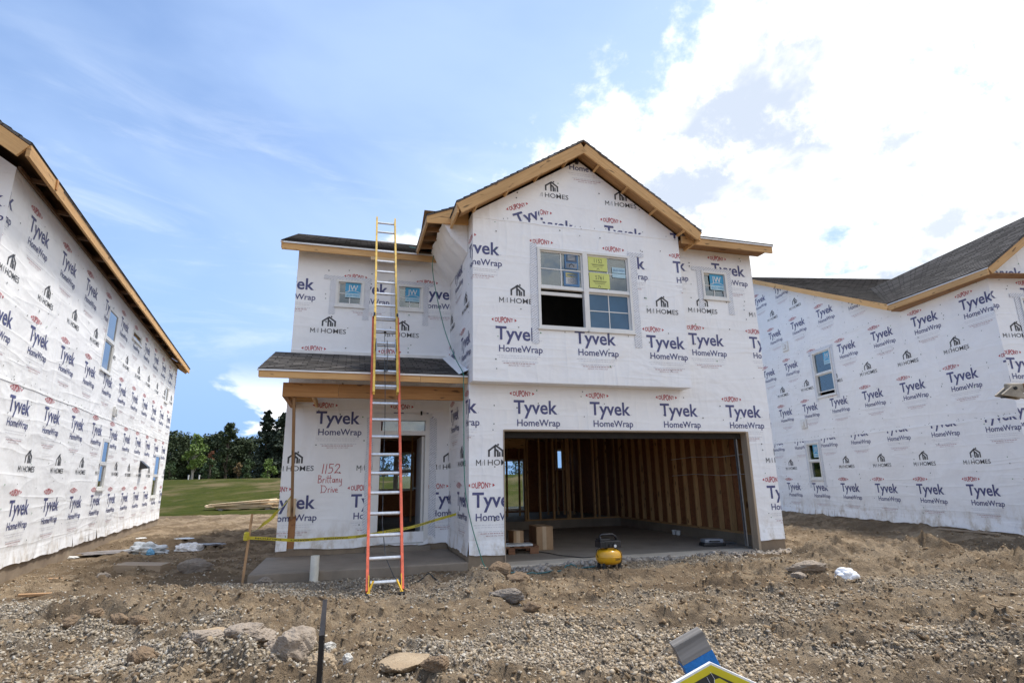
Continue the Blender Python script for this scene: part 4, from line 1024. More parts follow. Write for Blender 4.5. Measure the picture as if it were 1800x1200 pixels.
for k, (a, b, c, d) in enumerate(WR):
    wn = [o for o in hr.children if o.name.startswith('window')][k]
    jw_sticker(wn, TRS, b-.40 if k == 0 else b-.36, b-.09, d-.46, d-.07, -.020)
for z in (.2, 2.7, 5.33):  # shade put into the colour; highest deck is an added, unseen light-blocking ceiling
    mb = MB(); mb.box((.15, 3.05, z), (9.8, 15.8, z+.05)); mb.build('dark_deck', 'dark_void', hr)
    mb = MB(); mb.box((.15, .15, z), (3.85, 3.04, z+.05)); mb.build('dark_deck', 'dark_void', hr)
mb = MB(); mb.box((3.2, 3.2, .25), (3.25, 15.6, 5.3)); mb.build('inner_partition', 'dark_void', hr)  # dark colour stands in for the shade seen through the side windows
for (y, z, s_) in ((7.55, 5.62, .16), (7.1, 2.95, .15)):
    mb = MB(); mb.box((-.045, y-s_, z-s_), (0.0, y+s_, z+s_)); mb.box((-.075, y-.06, z-.08), (-.045, y+.07, z+.07)); mb.build('wall_box', 'vinyl', hr, bevel=.008)
sl = .478; zr = 5.52+sl*(9.36-2.46)
mb = MB(); roof_plane(mb, (-.30, 2.46, 5.52), (10.3, 2.46, 5.52), (10.3, 9.36, zr), (-.30, 9.36, zr)); roof_plane(mb, (10.3, 16.3, 5.50), (-.30, 16.3, 5.50), (-.30, 9.36, zr), (10.3, 9.36, zr)); mr = mb.build('main_roof', ROOF, hr)
board(mr, 'rake_board', (-.285, 2.44, 5.425), (-.285, 9.36, zr-.10), .036, .15); board(mr, 'rake_board', (-.285, 16.28, 5.40), (-.285, 9.37, zr-.10), .036, .15)
board(mr, 'sub_fascia', (-.02, 2.6, 5.43), (-.02, 9.3, zr-.16), .03, .09, 'deck_wood')
RX, RZ = 2.0, 7.09; ym = 2.46+(RZ-5.52)/sl
mb = MB(); roof_plane(mb, (-.30, 2.47, 5.53), (-.30, -.34, 5.43), (RX, -.34, RZ), (RX, ym, RZ+.012)); roof_plane(mb, (4.3, -.34, 5.43), (4.3, 2.47, 5.53), (RX, ym, RZ+.012), (RX, -.34, RZ)); g2 = mb.build('gable_roof', ROOF, hr)
board(g2, 'fascia', (-.28, -.32, 5.335), (-.28, 2.43, 5.40), .036, .13); board(g2, 'drip_edge', (-.298, -.34, 5.405), (-.298, 2.44, 5.49), .012, .025, 'drip_metal')
for ex in (-.30, 4.3):
    d = Vector((RX-ex, 0, RZ-5.43)).normalized(); n = Vector((-d.z, 0, d.x)); n = n if n.z > 0 else -n
    board(g2, 'rake_board', Vector((ex, -.31, 5.43))-n*.10, Vector((RX, -.31, RZ-.10/n.z)), .038, .15)
mb = MB(); mb.box((-.28, -.30, 5.30), (4.28, -.02, 5.315)); mb.box((-.27, -.02, 5.30), (-.012, 2.4, 5.315)); mb.build('soffit', 'deck_wood', g2)

# ------------------------------------------------------------------ things round the houses
MH = Matrix.Translation((HM[0], HM[1], 0)) @ Matrix.Rotation(HM[2], 4, 'Z')
def hw(x, y, z=0): return MH @ Vector((x, y, z))      # a spot given along the middle house -> world

def ladder():
    f = hw(-1.37, -1.60); z0 = H(f.x, f.y)+.01
    root = thing('extension_ladder', 'orange and yellow fibreglass extension ladder with silver rungs leaning on the porch eave', 'ladder', (f.x, f.y, z0), HM[2])
    an = math.atan(.53); ca, sa = math.cos(an), math.sin(an)
    T = lambda p: Vector((p[0], p[2]*sa-p[1]*ca, p[2]*ca+p[1]*sa))   # x across, y towards the viewer, z along the rails
    def rail(x, s, a, b, y, m_):
        mb = MB(); w_, d = .028, .078
        mb.box((x, y-d/2, a), (x+s*.006, y+d/2, b), 0, T); mb.box((x, y-d/2, a), (x-s*w_, y-d/2+.006, b), 0, T); mb.box((x, y+d/2-.006, a), (x-s*w_, y+d/2, b), 0, T)
        return mb.build('rail', m_, root)
    yb, yf = 0, .072
    for s in (-1, 1): rail(s*.222, s, .02, 4.60, yb, 'rail_orange'); rail(s*.192, s, 2.93, 7.36, yf, 'rail_yellow')
    def rung(z, y, hw_, a=0):
        mb = MB(); mb.tube([T((-hw_, y, z)), T((hw_, y, z))], .019, 8); mb.box((-hw_, y-.014, z+.010), (hw_, y+.014, z+.0205), 0, T); mb.build('rung', 'aluminium', root)
    for k in range(16): rung(.12+.296*k, yb, .216)
    for k in range(15): rung(3.06+.296*k, yf, .186)
    for s in (-1, 1):
        mb = MB(); mb.box((s*.175, -.05, -.02), (s*.215, .05, -.002), 0, T); mb.box((s*.19, .03, -.01), (s*.20, .05, .20), 0, T); mb.beam(T((s*.14, .045, .13)), T((s*.205, .045, -.02)), .022, .012, 0); ft = mb.build('foot', 'foot_yellow', root)
        mb = MB(); mb.box((s*.16, -.055, -.045), (s*.235, .06, -.021), 0, T)
        for i in range(4): mb.box((s*.16, -.055+.028*i, -.052), (s*.235, -.043+.028*i, -.0451), 0, T)
        mb.build('rubber_pad', 'rubber', ft)
        mb = MB(); mb.box((s*.198, -.02, .09), (s*.175, .045, .155), 0, T); mb.build('rung_collar', 'black_plastic', root)
        mb = MB(); mb.box((s*.208, .02, 4.55), (s*.178, .12, 4.62), 0, T); mb.build('guide_bracket', 'black_metal', root)
        lk = MB(); lk.tube([T((s*.165, yf+.03, z)) for z in (3.72, 3.78, 3.88, 3.96)], [.008, .012, .012, .010], 8); lk.box((s*.155, yf-.02, 3.62), (s*.18, yf+.035, 3.72), 0, T); lk.box((s*.15, yf-.02, 3.95), (s*.18, yf+.035, 4.02), 0, T); lk.build('rung_lock', 'black_metal', root)
        mb = MB(); mb.tube([T((s*.150, yf+.045, 3.68)), T((s*.148, yf+.05, 3.84)), T((s*.152, yf+.04, 4.0))], .006, 6); mb.build('lock_spring', 'aluminium', root)
    for z in (1.60, .78*3+.06-.08): pass
    mb = MB(); mb.tube([T((-.02, yf-.03, 4.30)), T((-.012, yf-.03, 3.9)), T((-.02, yf+.03, 3.36)), T((-.01, yf+.02, 3.05)), T((.0, -.06, 2.6)), T((-.02, -.07, 1.6)), T((-.03, -.07, .9)), T((.01, -.05, .45)), T((.12, -.08, .2)), T((.30, -.02, .03))], .005, 6); mb.build('rope', 'rope', root)
    mb = MB(); mb.tube([T((.02, yf+.03, 4.0)), T((.03, yf+.03, 3.7)), T((.012, yf+.03, 3.36))], .005, 6); mb.tube([T((-.03, yf+.035, 3.33)), T((.0, yf+.045, 3.38)), T((.03, yf+.04, 3.36)), T((.0, yf+.045, 3.31)), T((-.025, yf+.04, 3.40))], .009, 6); mb.build('rope_knot', 'rope', root)
    mb = MB(); mb.tube([T((-.03, yf-.02, 4.25)), T((.01, yf-.02, 4.25))], .035, 12); mb.build('pulley', 'black_metal', root)
ladder()

def compressor():
    p = Vector((1.41, 8.98, 0)); z = H(p.x, p.y)+.005
    root = thing('air_compressor', 'yellow air compressor with black top and carry handle standing before the garage slab', 'compressor', (p.x, p.y, z), R(14))
    mb = MB(); prof = []
    for i in range(25):
        t = math.pi*i/24-math.pi/2; c, s_ = math.cos(t), math.sin(t)
        prof.append((.200*abs(c)**.62, .155+.118*math.copysign(abs(s_)**.80, s_)))
    mb.lathe(prof, 40); tk = mb.build('tank', 'tank_yellow', root, smooth=True)
    mb = MB()
    for t in text_tris('DEWALT', 0, 0, .118, .026, .02):
        q = []
        for x, zz in t:
            a = -math.pi/2+.10+x/.2; rz = .118+zz; rr = .2
            for (r0, h0), (r1, h1) in zip(prof, prof[1:]):
                if h0 <= rz <= h1: rr = r0+(r1-r0)*(rz-h0)/(h1-h0+1e-9)
            q.append((math.cos(a)*(rr+.003), math.sin(a)*(rr+.003), rz))
        mb.quad(q)
    mb.build('lettering', 'marker_black', tk)
    mb = MB(); mb.lathe([(.200, .148), (.2035, .152), (.2035, .160), (.200, .164)], 40); mb.build('seam', 'tank_yellow', tk, smooth=True)
    mb = MB(); a0 = -.75
    mb.tube([(math.cos(a0)*(r+.003), math.sin(a0)*(r+.003), h) for r, h in prof[5:21]], .005, 6); mb.build('strap', 'black_plastic', tk)
    for sx, sy in ((-1, -1), (1, -1), (-1, 1), (1, 1)):
        mb = MB(); mb.lathe([(.0, -.01), (.030, -.01), (.026, .03), (.018, .075)], 12, 0, lambda q: (q[0]+sx*.125, q[1]+sy*.10, q[2])); mb.build('foot', 'rubber', root, smooth=False)
    mb = MB(); mb.box((-.05, -.09, .262), (.05, .09, .30)); mb.box((-.11, -.03, .255), (-.08, .03, .29)); mb.build('mount', 'tank_yellow', root)
    mb = MB(); mb.box((-.175, -.115, .285), (.165, .115, .385)); mb.box((-.165, -.10, .385), (.0, .10, .412)); mb.box((.165, -.06, .30), (.185, .06, .37)); mb.build('shroud', 'black_plastic', root, bevel=.018)
    for i in range(5):
        mb = MB(); mb.box((-.15+.045*i, -.118, .305), (-.125+.045*i, -.1155, .37)); mb.build('vent_slot', 'rubber', root)
    mb = MB(); mb.tube([(-.14, 0, .39), (-.135, 0, .445), (-.10, 0, .468), (.08, 0, .468), (.125, 0, .44), (.135, 0, .385)], .016, 10); mb.tube([(-.14, -.09, .385), (-.15, -.06, .43), (-.14, 0, .45)], .012, 8); mb.build('carry_handle', 'black_plastic', root, smooth=True)
    mb = MB(); mb.tube([(.05, -.118, .315), (.05, -.145, .315), (.05, -.146, .315)], [.028, .028, .002], 14); g_ = mb.build('gauge', 'black_metal', root)
    mb = MB(); mb.tube([(.05, -.1462, .315), (.05, -.148, .315)], .022, 14); mb.build('gauge_face', 'paper_white', g_)
    mb = MB(); mb.tube([(-.02, -.116, .32), (-.02, -.15, .32)], .020, 12); mb.build('regulator_knob', 'black_plastic', root)
    mb = MB(); mb.tube([(-.17, -.05, .30), (-.215, -.06, .26), (-.225, -.06, .20), (-.19, -.05, .15)], .006, 6); mb.build('copper_line', 'black_metal', root)
compressor()

def line_thing(name, label, cat, pts, r, m_, ground=True, res=6, lift=.012):
    pts = [Vector(p) for p in pts]; out = []
    for i in range(len(pts)-1):
        a, b, c, d = pts[max(i-1, 0)], pts[i], pts[i+1], pts[min(i+2, len(pts)-1)]
        for k in range(res):
            t = k/res; out.append(.5*((2*b)+(c-a)*t+(2*a-5*b+4*c-d)*t*t+(3*b-a-3*c+d)*t**3))
    out.append(pts[-1])
    if ground: out = [Vector((p.x, p.y, H(p.x, p.y)+lift+p.z)) for p in out]
    mb = MB(); mb.tube(out, r, 6); return tag(mb.build(name, m_, smooth=True), label, cat)
pc = [hw(2.08, 1.55, .052), hw(2.22, 1.35, .052), hw(2.45, 1.25, .052), hw(2.62, .85, .052), hw(2.85, .62, .052), hw(3.1, .50, .056), hw(3.3, .40, .062)]
q = Vector((1.30, 9.10, .30)); pc = [hw(1.45, 1.62, .052), hw(1.7, 1.2, .052), hw(1.80, .80, .052), hw(1.95, .45, .058), hw(2.05, .20, .07), Vector((1.33, 9.2, .20)), Vector((1.36, 9.10, .31))]
line_thing('power_cord', 'black power cord running over the garage floor from cardboard box to compressor', 'cord', pc, .007, 'hose_black', False)
ah = [hw(-.78, 2.85, 6.50), hw(-.55, 2.0, 6.08), hw(-.42, 1.52, 5.84), hw(-.44, 1.50, 5.55), hw(-.40, 1.30, 5.0), hw(-.28, .9, 4.1), hw(-.15, .45, 3.45), hw(-.10, .00, 3.10), hw(-.10, -.04, 2.90), hw(-.09, -.03, 2.2), hw(-.07, -.03, 1.3), hw(.02, -.05, .75), hw(.16, -.06, .28), hw(.24, -.14, .06), hw(.40, -.30, .03)]
line_thing('air_hose', 'thin green air hose hanging from the upper roof down past the porch corner', 'hose', ah, .008, 'hose_green', False)
line_thing('ground_hose', 'blue-green hose lying along the foot of the garage slab left of the compressor', 'hose', [(-.35, 8.60, 0), (-.05, 8.66, 0), (.3, 8.80, 0), (.55, 8.92, .0), (.8, 9.02, 0), (1.0, 9.05, .0), (1.2, 9.02, .02)], .011, 'hose_blue')
line_thing('black_cable', 'dark cable curving over gravel from the ladder foot towards the porch corner', 'cord', [(-1.62, 7.95, 0), (-1.35, 8.06, 0), (-1.15, 8.12, 0), (-.98, 7.98, 0), (-.78, 7.90, 0), (-.58, 8.05, 0), (-.50, 8.30, 0)], .009, 'hose_black')

# stake, tape, pipe
st = Vector((-3.87, 8.44, 0)); sz = H(st.x, st.y)
root = thing('wooden_stake', 'slim brown wooden stake in the soil left of the porch slab, tape tied round it', 'stake', (st.x, st.y, sz), R(20))
mb = MB(); mb.beam((0, 0, -.15), (.055, 0, .93), .032, .032, 0, (0, 1, 0)); mb.build('shaft', 'stake_wood', root)
def tape_line(name, label, pts, sag, width, txt=True, twist=0):
    a, b = Vector(pts[0]), Vector(pts[1]); N = 40; L = (b-a).length; d = (b-a).normalized(); up = Vector((0, 0, 1)); nr = d.cross(up).normalized()
    if nr.y > 0: nr = -nr
    def at(u, v, n=0):
        t = u/L; p = a.lerp(b, t)+Vector((0, 0, -sag*4*t*(1-t)+.006*math.sin(t*23)))
        an = twist*math.sin(t*9+.6)+.25*math.sin(t*5); v_ = up*math.cos(an)+nr*math.sin(an); n_ = nr*math.cos(an)-up*math.sin(an)
        return p+v_*v+n_*n
    mb = MB()
    for i in range(N):
        u0, u1 = L*i/N, L*(i+1)/N
        for n in (.0, -.0015): mb.quad([at(u0, -width/2, n), at(u1, -width/2, n), at(u1, width/2, n), at(u0, width/2, n)], 0)
    if txt:
        u = .12; k = 0
        while u < L-.5:
            s_ = ('CAUTION', 'CUIDADO')[k % 2]; w_ = .36
            for t in text_tris(s_, 0, 0, w_, width*.50, .02):
                mb.quad([at(u+w_-x, width*.25-z, .002) for x, z in t], 1)     # printed upside down from this side
            u += w_+.13; k += 1
    for k in range(3):   # knot round the stake
        c = a+Vector((0, 0, .02*k-.02)); mb.tube([c+Vector((.03*math.cos(t*1.05), .03*math.sin(t*1.05), .008*math.sin(t))) for t in range(7)], .012, 5)
    return tag(mb.build(name, ['caution_yellow', 'marker_black']), label, 'tape')
tape_line('caution_tape', 'yellow caution tape sagging across the porch from stake to house corner', [hw(-3.22, .10, .62), hw(-.012, 1.0, .80)], .17, .043)
tape_line('caution_tape', 'short twisted yellow caution tape from stake up to the slanting porch brace', [hw(-3.22, .12, .66), hw(-2.76, 1.62, 1.18)], .08, .05, False, 1.2)
pv = Vector((-2.866, 8.471, 0)); root = thing('drain_pipe', 'short white plastic pipe standing upright in gravel before the porch slab', 'pipe', (pv.x, pv.y, H(pv.x, pv.y)))
mb = MB(); mb.lathe([(.060, -.15), (.060, .36), (.0595, .362), (.053, .362), (.053, .2), (.0, .2)], 24); mb.build('tube', 'pvc', root, smooth=False)

# garage contents
def bx(name, label, cat, x, y, z, a, dx, dy, dz, m_, tape=True):
    p = hw(x, y, z); root = thing(name, label, cat, p, HM[2]+R(a))
    mb = MB(); mb.box((-dx/2, -dy/2, 0), (dx/2, dy/2, dz)); b = mb.build('carton', m_, root, bevel=.006)
    if tape:
        mb = MB(); mb.box((-.045+.0, -dy/2-.002, .01), (.03, -dy/2-.0005, dz)); mb.box((-.045, -dy/2, dz+.0005), (.03, dy/2, dz+.002)); mb.build('tape_strip', 'cardboard_tape', root)
        mb = MB(); mb.box((-dx/2+.005, -dy/2-.0008, dz*.97), (dx/2-.005, -dy/2+.02, dz+.0012)); mb.build('flap', m_, root)
    return root
bx('cardboard_box', 'large plain cardboard box on the garage floor, its taped end to the door', 'box', 1.86, 1.95, .041, -4, .33, .60, .43, 'cardboard')
pp = hw(1.12, 1.75, .041); pal = thing('pallet', 'low reddish wooden pallet on the garage floor beside the left jamb', 'pallet', pp, HM[2]+R(-6))
for y in (-.42, 0, .42):
    mb = MB(); mb.box((-.5, y-.045, .0), (-.34, y+.045, .10)); mb.box((-.06, y-.045, 0), (.06, y+.045, .10)); mb.box((.34, y-.045, 0), (.5, y+.045, .10)); mb.box((-.5, y-.045, .1005), (.5, y+.045, .118)); mb.build('runner', 'pallet_wood', pal)
for i in range(6):
    mb = MB(); mb.box((-.5+.182*i, -.48, .1185), (-.41+.182*i, .48, .136)); mb.build('deck_board', 'pallet_wood', pal)
bx('cardboard_box', 'small cardboard box sitting on the pallet in the garage', 'box', 1.28, 1.72, .178, 3, .20, .30, .24, 'cardboard')
bx('cardboard_box', 'dark cardboard box behind the left garage jamb, white label on its end', 'box', .92, 2.0, .178, -3, .34, .36, .33, 'cardboard', False)
p = hw(.92, 1.80, .18); 
lb = [o for o in COL.objects if o.get('label', '').startswith('dark cardboard')][0]
mb = MB(); mb.box((.02, -.183, .20), (.14, -.1805, .29)); mb.build('box_label', 'paper_white', lb)
p = hw(1.18, 1.45, .178); sh = thing('glass_sheet', 'flat clear-wrapped sheet lying on the front of the pallet', 'sheet', p, HM[2]+R(-5))
mb = MB(); mb.box((-.40, -.16, 0), (.30, .10, .035)); mb.build('sheet', 'bag_clear', sh)
# tools at the right jamb
p = hw(5.05, .95, .041); tl = thing('saw_case', 'flat black and grey tool case on the garage floor by the right jamb', 'case', p, HM[2]+R(-12))
mb = MB(); mb.box((-.22, -.13, 0), (.22, .13, .06)); mb.build('base', 'black_plastic', tl, bevel=.015)
mb = MB(); mb.box((-.19, -.11, .06), (.19, .12, .135)); mb.build('lid', 'sign_grey', tl, bevel=.02)
mb = MB(); mb.tube([(-.10, -.125, .10), (-.08, -.165, .10), (.08, -.165, .10), (.10, -.125, .10)], .012, 8); mb.build('handle', 'black_plastic', tl)
p = hw(5.42, 1.15, .041); ms = thing('sheet_metal', 'loose grey metal sheets behind the black tool case in the garage', 'sheet', p, HM[2]+R(8))
for k in range(3):
    mb = MB(); mb.box((-.26+.03*k, -.16+.02*k, .012*k), (.24, .22-.02*k, .012*k+.008)); mb.build('sheet', 'galvanised', ms)
for k, (x, y, wd) in enumerate(((5.62, 3.05, 'nearer'), (5.62, 3.22, 'farther'))):
    p = hw(x, y, .041); c = thing('paint_cup', 'small white round cup at the garage curb, the %s of two' % wd, 'cup', p)
    mb = MB(); mb.lathe([(0, 0), (.045, 0), (.055, .10), (.050, .10), (.042, .012), (0, .012)], 16); mb.build('cup', 'paper_white', c)

# lumber stack on the lawn edge
r = random.Random(5)
for lay in range(6):
    for k in range(4 if lay < 3 else 3):
        L = r.uniform(2.9, 3.8); a = R(r.uniform(-3, 5) if lay < 3 else r.uniform(-4, 9)); x, y = -13.75+r.uniform(-.4, .4), 29.7+.15*k+r.uniform(-.02, .02); up = R((.2, .4, .7, 1.4, 2.4, 3.4)[lay]+r.uniform(-.5, .5))
        z = H(x, y)+.17+.056*lay
        mb = MB(); mb.box((-L/2, -.07, -.02), (L/2, .07, .02)); b = mb.build('board', 'lumber_pale'); b.location = (x, y, z); b.rotation_euler = (R(r.uniform(4, 16)), -up, a)
        tag(b, 'long pale board in the low stack of lumber at the lawn edge', 'board', 'boards stacked at the lawn edge')
for x, w_ in ((-15.0, 'left'), (-12.6, 'right')):
    mb = MB(); mb.box((-.10, -.35, 0), (.10, .45, .115)); b = mb.build('timber_block', 'lumber_grey'); b.location = (x, 29.9, H(x, 29.9)+.02); tag(b, 'dark timber block under the %s end of the lumber stack' % w_, 'block')

# rubbish
def crumple(name, label, cat, x, y, rx, ry, rz, m_, seed, a=0, n=3, amp=.5, fq=3.2):
    r = np.random.RandomState(seed); V, F = ico(n); d = V.copy(); k = r.randn(9, 3)*fq; ph = r.rand(9)*6
    nn = sum(np.abs(np.sin(d@k[i]+ph[i])) for i in range(9))/9; s = 1+amp*(nn-.62)*2
    V = V*s[:, None]*np.array([rx, ry, rz]); V[:, 2] = np.maximum(V[:, 2], -.25*rz)
    mb = MB(); mb.add(V, [tuple(f) for f in F]); o = mb.build(name, m_); o.location = (x, y, max(H(x+dx, y+dy) for dx in (-.5*rx, 0, .5*rx) for dy in (-.5*ry, 0, .5*ry))+.2*rz); o.rotation_euler = (0, 0, a); return tag(o, label, cat)
b = crumple('plastic_bag', 'crumpled white plastic bag on the soil right of the garage', 'bag', 4.20, 7.62, .15, .10, .10, 'bag_white', 23, .3, 5, .45, 2.0)
crumple('plastic_sheet', 'crumpled clear plastic bag heap on bare soil between left and middle houses', 'plastic', -7.72, 12.35, .38, .20, .18, 'bag_clear', 5, .2, 5, .75, 3.0)
crumple('plastic_wrapper', 'small bright blue wrapper on the clear plastic heap', 'wrapper', -7.52, 12.16, .08, .05, .09, 'bag_blue', 8)
crumple('plastic_sheet', 'flat dark plastic sheet lying left of the clear bag heap', 'plastic', -8.35, 12.15, .55, .3, .03, 'sheet_dark', 9, .2)
crumple('plastic_sheet', 'pale torn plastic piece right of the clear bag heap', 'plastic', -7.05, 12.75, .26, .15, .12, 'bag_white', 12, .1, 4, .7)
crumple('plastic_sheet', 'thin dark sheet scrap beside the pale torn plastic piece', 'plastic', -6.72, 12.9, .35, .15, .03, 'sheet_dark', 15, .1)
crumple('paper_scrap', 'white paper scrap near the foundation of the left house, farther of two', 'paper', -9.3, 14.6, .13, .09, .03, 'paper_white', 17)
crumple('paper_scrap', 'white paper scrap near the foundation of the left house, nearer of two', 'paper', -8.85, 11.8, .14, .08, .03, 'paper_white', 18)
crumple('paper_scrap', 'grey-white flat sheet scrap on soil behind the clear bag heap', 'paper', -8.0, 14.2, .22, .12, .02, 'bag_clear', 19)
def slab(name, label, cat, x, y, a, dx, dy, dz, m_, tilt=(0, 0), z=0):
    mb = MB(); mb.box((-dx/2, -dy/2, 0), (dx/2, dy/2, dz)); o = mb.build(name, m_, bevel=.004); o.location = (x, y, H(x, y)+z); o.rotation_euler = (tilt[0], tilt[1], a); return tag(o, label, cat)
slab('timber_offcut', 'thick brown timber offcut half sunk in soil left of the grey boulder', 'timber', -5.92, 9.42, .03, .72, .28, .12, 'jamb_wood', (.04, .03), -.035)
slab('wood_scrap', 'small brown wood scrap on soil near the left foundation, left of two', 'scrap', -7.1, 9.22, .4, .22, .10, .025, 'stake_wood', (0, .06))
slab('wood_scrap', 'thin dark wood strip on soil near the left foundation, right of two', 'scrap', -6.55, 9.15, .05, .32, .06, .02, 'lumber_grey')
slab('wood_scrap', 'thin splintered stick lying on gravel at the lower left', 'scrap', -6.0, 7.55, .5, .42, .05, .03, 'stake_wood', (.1, .05))
slab('wood_scrap', 'pale wood chip on the soil in front of the garage left of compressor', 'scrap', .62, 8.25, .1, .14, .06, .03, 'lumber_pale', (.1, 0))
slab('wood_scrap', 'weathered board lying along the foundation of the right house', 'scrap', 9.35, 12.2, -1.35, 1.3, .07, .03, 'jamb_wood', (0, 0), .0)
def stone(name, label, x, y, rx, ry, rz, m_, seed, a=0, amp=.30, sink=.25, n=5):
    r = np.random.RandomState(seed); V, F = ico(n)
    for _ in range(11):      # chop flat facets
        d = r.randn(3); d /= np.linalg.norm(d); c = .60+.28*r.rand(); t = V@d; V = V-np.outer(np.maximum(t-c, 0)*.85, d)
    k = r.randn(14, 3)*4.5; ph = r.rand(14)*6; nn = sum(np.sin(V@k[i]+ph[i]) for i in range(14))/14
    k2 = r.randn(14, 3)*13; nn2 = sum(np.sin(V@k2[i]+ph[i]) for i in range(14))/14
    k3 = r.randn(16, 3)*30; nn3 = sum(np.abs(np.sin(V@k3[i]+ph[i % 14])) for i in range(16))/16-.62; V = V*(1+amp*nn+amp*.55*nn2+.22*nn3)[:, None]*np.array([rx, ry, rz])
    mb = MB(); mb.add(V, [tuple(f) for f in F]); o = mb.build(name, m_); o.location = (x, y, (H(x, y)+max(H(x+.6*rx, y), H(x-.6*rx, y), H(x, y-.6*ry)))/2+rz*(.75-sink*1.6)+.01); o.rotation_euler = (0, 0, a); return tag(o, label, 'rock')
stone('rock', 'largest rounded grey boulder left of the black sign post', -1.73, 4.72, .18, .16, .14, 'rock_grey', 41, .2)
stone('rock', 'flat tan slab of broken stone left of the largest boulder', -2.62, 5.27, .27, .19, .06, 'rock_tan', 42, .3, .22)
stone('rock', 'flat brownish slab lying at the bottom edge right of the black sign', -.86, 4.66, .20, .25, .05, 'rock_tan', 43, -.5, .16)
stone('rock', 'angular brown rock at the bottom edge right of the flat slab', -.60, 4.50, .10, .09, .06, 'rock_brown', 44)
stone('rock', 'rough grey rock left of the porch beside the timber offcut', -5.0, 9.25, .27, .16, .14, 'rock_blue', 45, .1)
stone('rock', 'small grey rock on soil below the left house wall', -5.98, 8.62, .11, .09, .08, 'rock_blue', 46)
stone('rock', 'low grey lump under the flat tan slab at lower left', -2.2, 5.02, .22, .14, .08, 'rock_grey', 47)
stone('rock', 'brown earth lump at the bottom left corner above the gravel', -2.84, 4.66, .11, .09, .075, 'rock_brown', 48)
stone('rock', 'pale grey rubble lump right of the brown earth lump', -2.42, 4.72, .15, .10, .07, 'rock_grey', 49)
stone('rock', 'white chunk of stone right behind the black sign', -1.27, 4.62, .05, .045, .045, 'rock_white', 50)
stone('rock', 'small white stone at the upper right of the largest boulder', -1.50, 4.90, .06, .05, .05, 'rock_white', 51)
stone('rock', 'brown stone leaning at the foot of the largest boulder', -1.44, 4.50, .12, .10, .085, 'rock_tan', 52)
stone('rock', 'grey rock between flat tan slab and largest boulder', -1.92, 4.84, .09, .07, .06, 'rock_grey', 53)
stone('rock', 'long lump of grey concrete rubble right of the garage', 4.1, 8.42, .30, .12, .08, 'rock_grey', 54, .1)
stone('rock', 'smooth brown stone below the grey concrete rubble', 3.60, 7.62, .10, .08, .06, 'rock_grey', 55)
stone('rock', 'flat grey stone against the porch slab corner', -3.52, 8.36, .13, .09, .06, 'rock_blue', 56)
stone('rock', 'flat grey stone at the right foundation corner of the garage', 4.55, 10.05, .22, .12, .06, 'rock_grey', 57, .3)
stone('rock', 'dark earth lump on the mound before the garage corner', .03, 7.70, .16, .11, .09, 'rock_brown', 58)
stone('rock', 'reddish earth lump beside the ground hose at garage corner', -.22, 7.85, .20, .12, .11, 'rock_brown', 59, .4)
stone('rock', 'long dark earth clod in the open soil before the garage', -.10, 6.40, .22, .10, .075, 'rock_blue', 60, -.3)
stone('rock', 'small rounded clod right of the long dark earth clod', .16, 6.22, .09, .07, .055, 'rock_brown', 61)
for k, (x, y, s_, wd) in enumerate(((-4.2, 5.72, .10, 'leftmost'), (-3.98, 5.70, .08, 'second from left'), (-3.74, 5.69, .09, 'third from left'), (-3.58, 5.72, .11, 'rightmost'))):
    stone('clod', 'brown clod in the short row at lower left, %s of four' % wd, x, y, s_, s_*.7, s_*.65, 'rock_brown', 70+k)

# black sign, seen along its edge
root = thing('yard_sign', 'thin black-framed yard sign seen edge-on at the bottom of the picture', 'sign', (-.70, 2.19, H(-.70, 2.19)), R(17.2)); root.location.z -= .012
mb = MB(); mb.box((-.009, 0, .20), (.009, .022, .82)); mb.box((-.009, .64, .20), (.009, .662, .82)); mb.box((-.0095, .022, .798), (.0095, .64, .8195)); mb.box((-.0095, .022, .20), (.0095, .64, .222)); mb.build('frame', 'black_metal', root)
mb = MB(); mb.box((-.004, .022, .222), (.004, .64, .798)); mb.build('panel', 'sign_grey', root)
mb = MB(); mb.box((.0042, .03, .23), (.006, .63, .79)); mb.build('face', 'sign_white', root)
for y in (.04, .62):
    mb = MB(); mb.box((-.007, y-.007, -.1), (.007, y+.007, .1995)); mb.build('leg', 'black_metal', root)

# house-shaped yellow sign and the painted stake behind it
root = thing('roof_sign', 'yellow and black gable-shaped sign with white edge at the bottom of the picture', 'sign', (.468, 1.5, H(.47, 1.5)), R(3)); za = .931-H(.47, 1.5)
def gable(mb, ins, y0, y1, mi=0):
    t = math.atan(.45); dz = ins/math.cos(t); hw_ = .30-ins
    p = [(-hw_, -.50+ins), (hw_, -.50+ins), (hw_, -.45*hw_-dz), (0, -dz), (-hw_, -.45*hw_-dz)]
    mb.add([(x, y, za+z) for y in (y0, y1) for x, z in p], [(0, 1, 2, 3, 4), (9, 8, 7, 6, 5)]+[(i, i+5, (i+1) % 5+5, (i+1) % 5) for i in range(5)], mi)
mb = MB(); gable(mb, 0, 0, .010); mb.build('board', 'sign_white', root)
mb = MB(); gable(mb, .0045, -.0012, -.0002); mb.build('border', 'sign_yellow', root)
mb = MB(); gable(mb, .020, -.0024, -.0014); fc = mb.build('black_field', 'marker_black', root)
mb = MB()
for g_ in ([(.0027, -.037), (.010, -.056), (.018, -.060), (.024, -.050), (.033, -.057), (.028, -.075), (.030, -.12), (.075, -.12), (.062, -.070), (.051, -.051), (.0165, -.033)], [(-.029, -.053), (-.011, -.044), (.004, -.085), (.012, -.12), (-.050, -.12), (-.036, -.075)]):
    mb.quad([(x, -.003, za+z) for x, z in g_][::-1])
mb.build('lettering', 'sign_yellow', fc)
mb = MB()
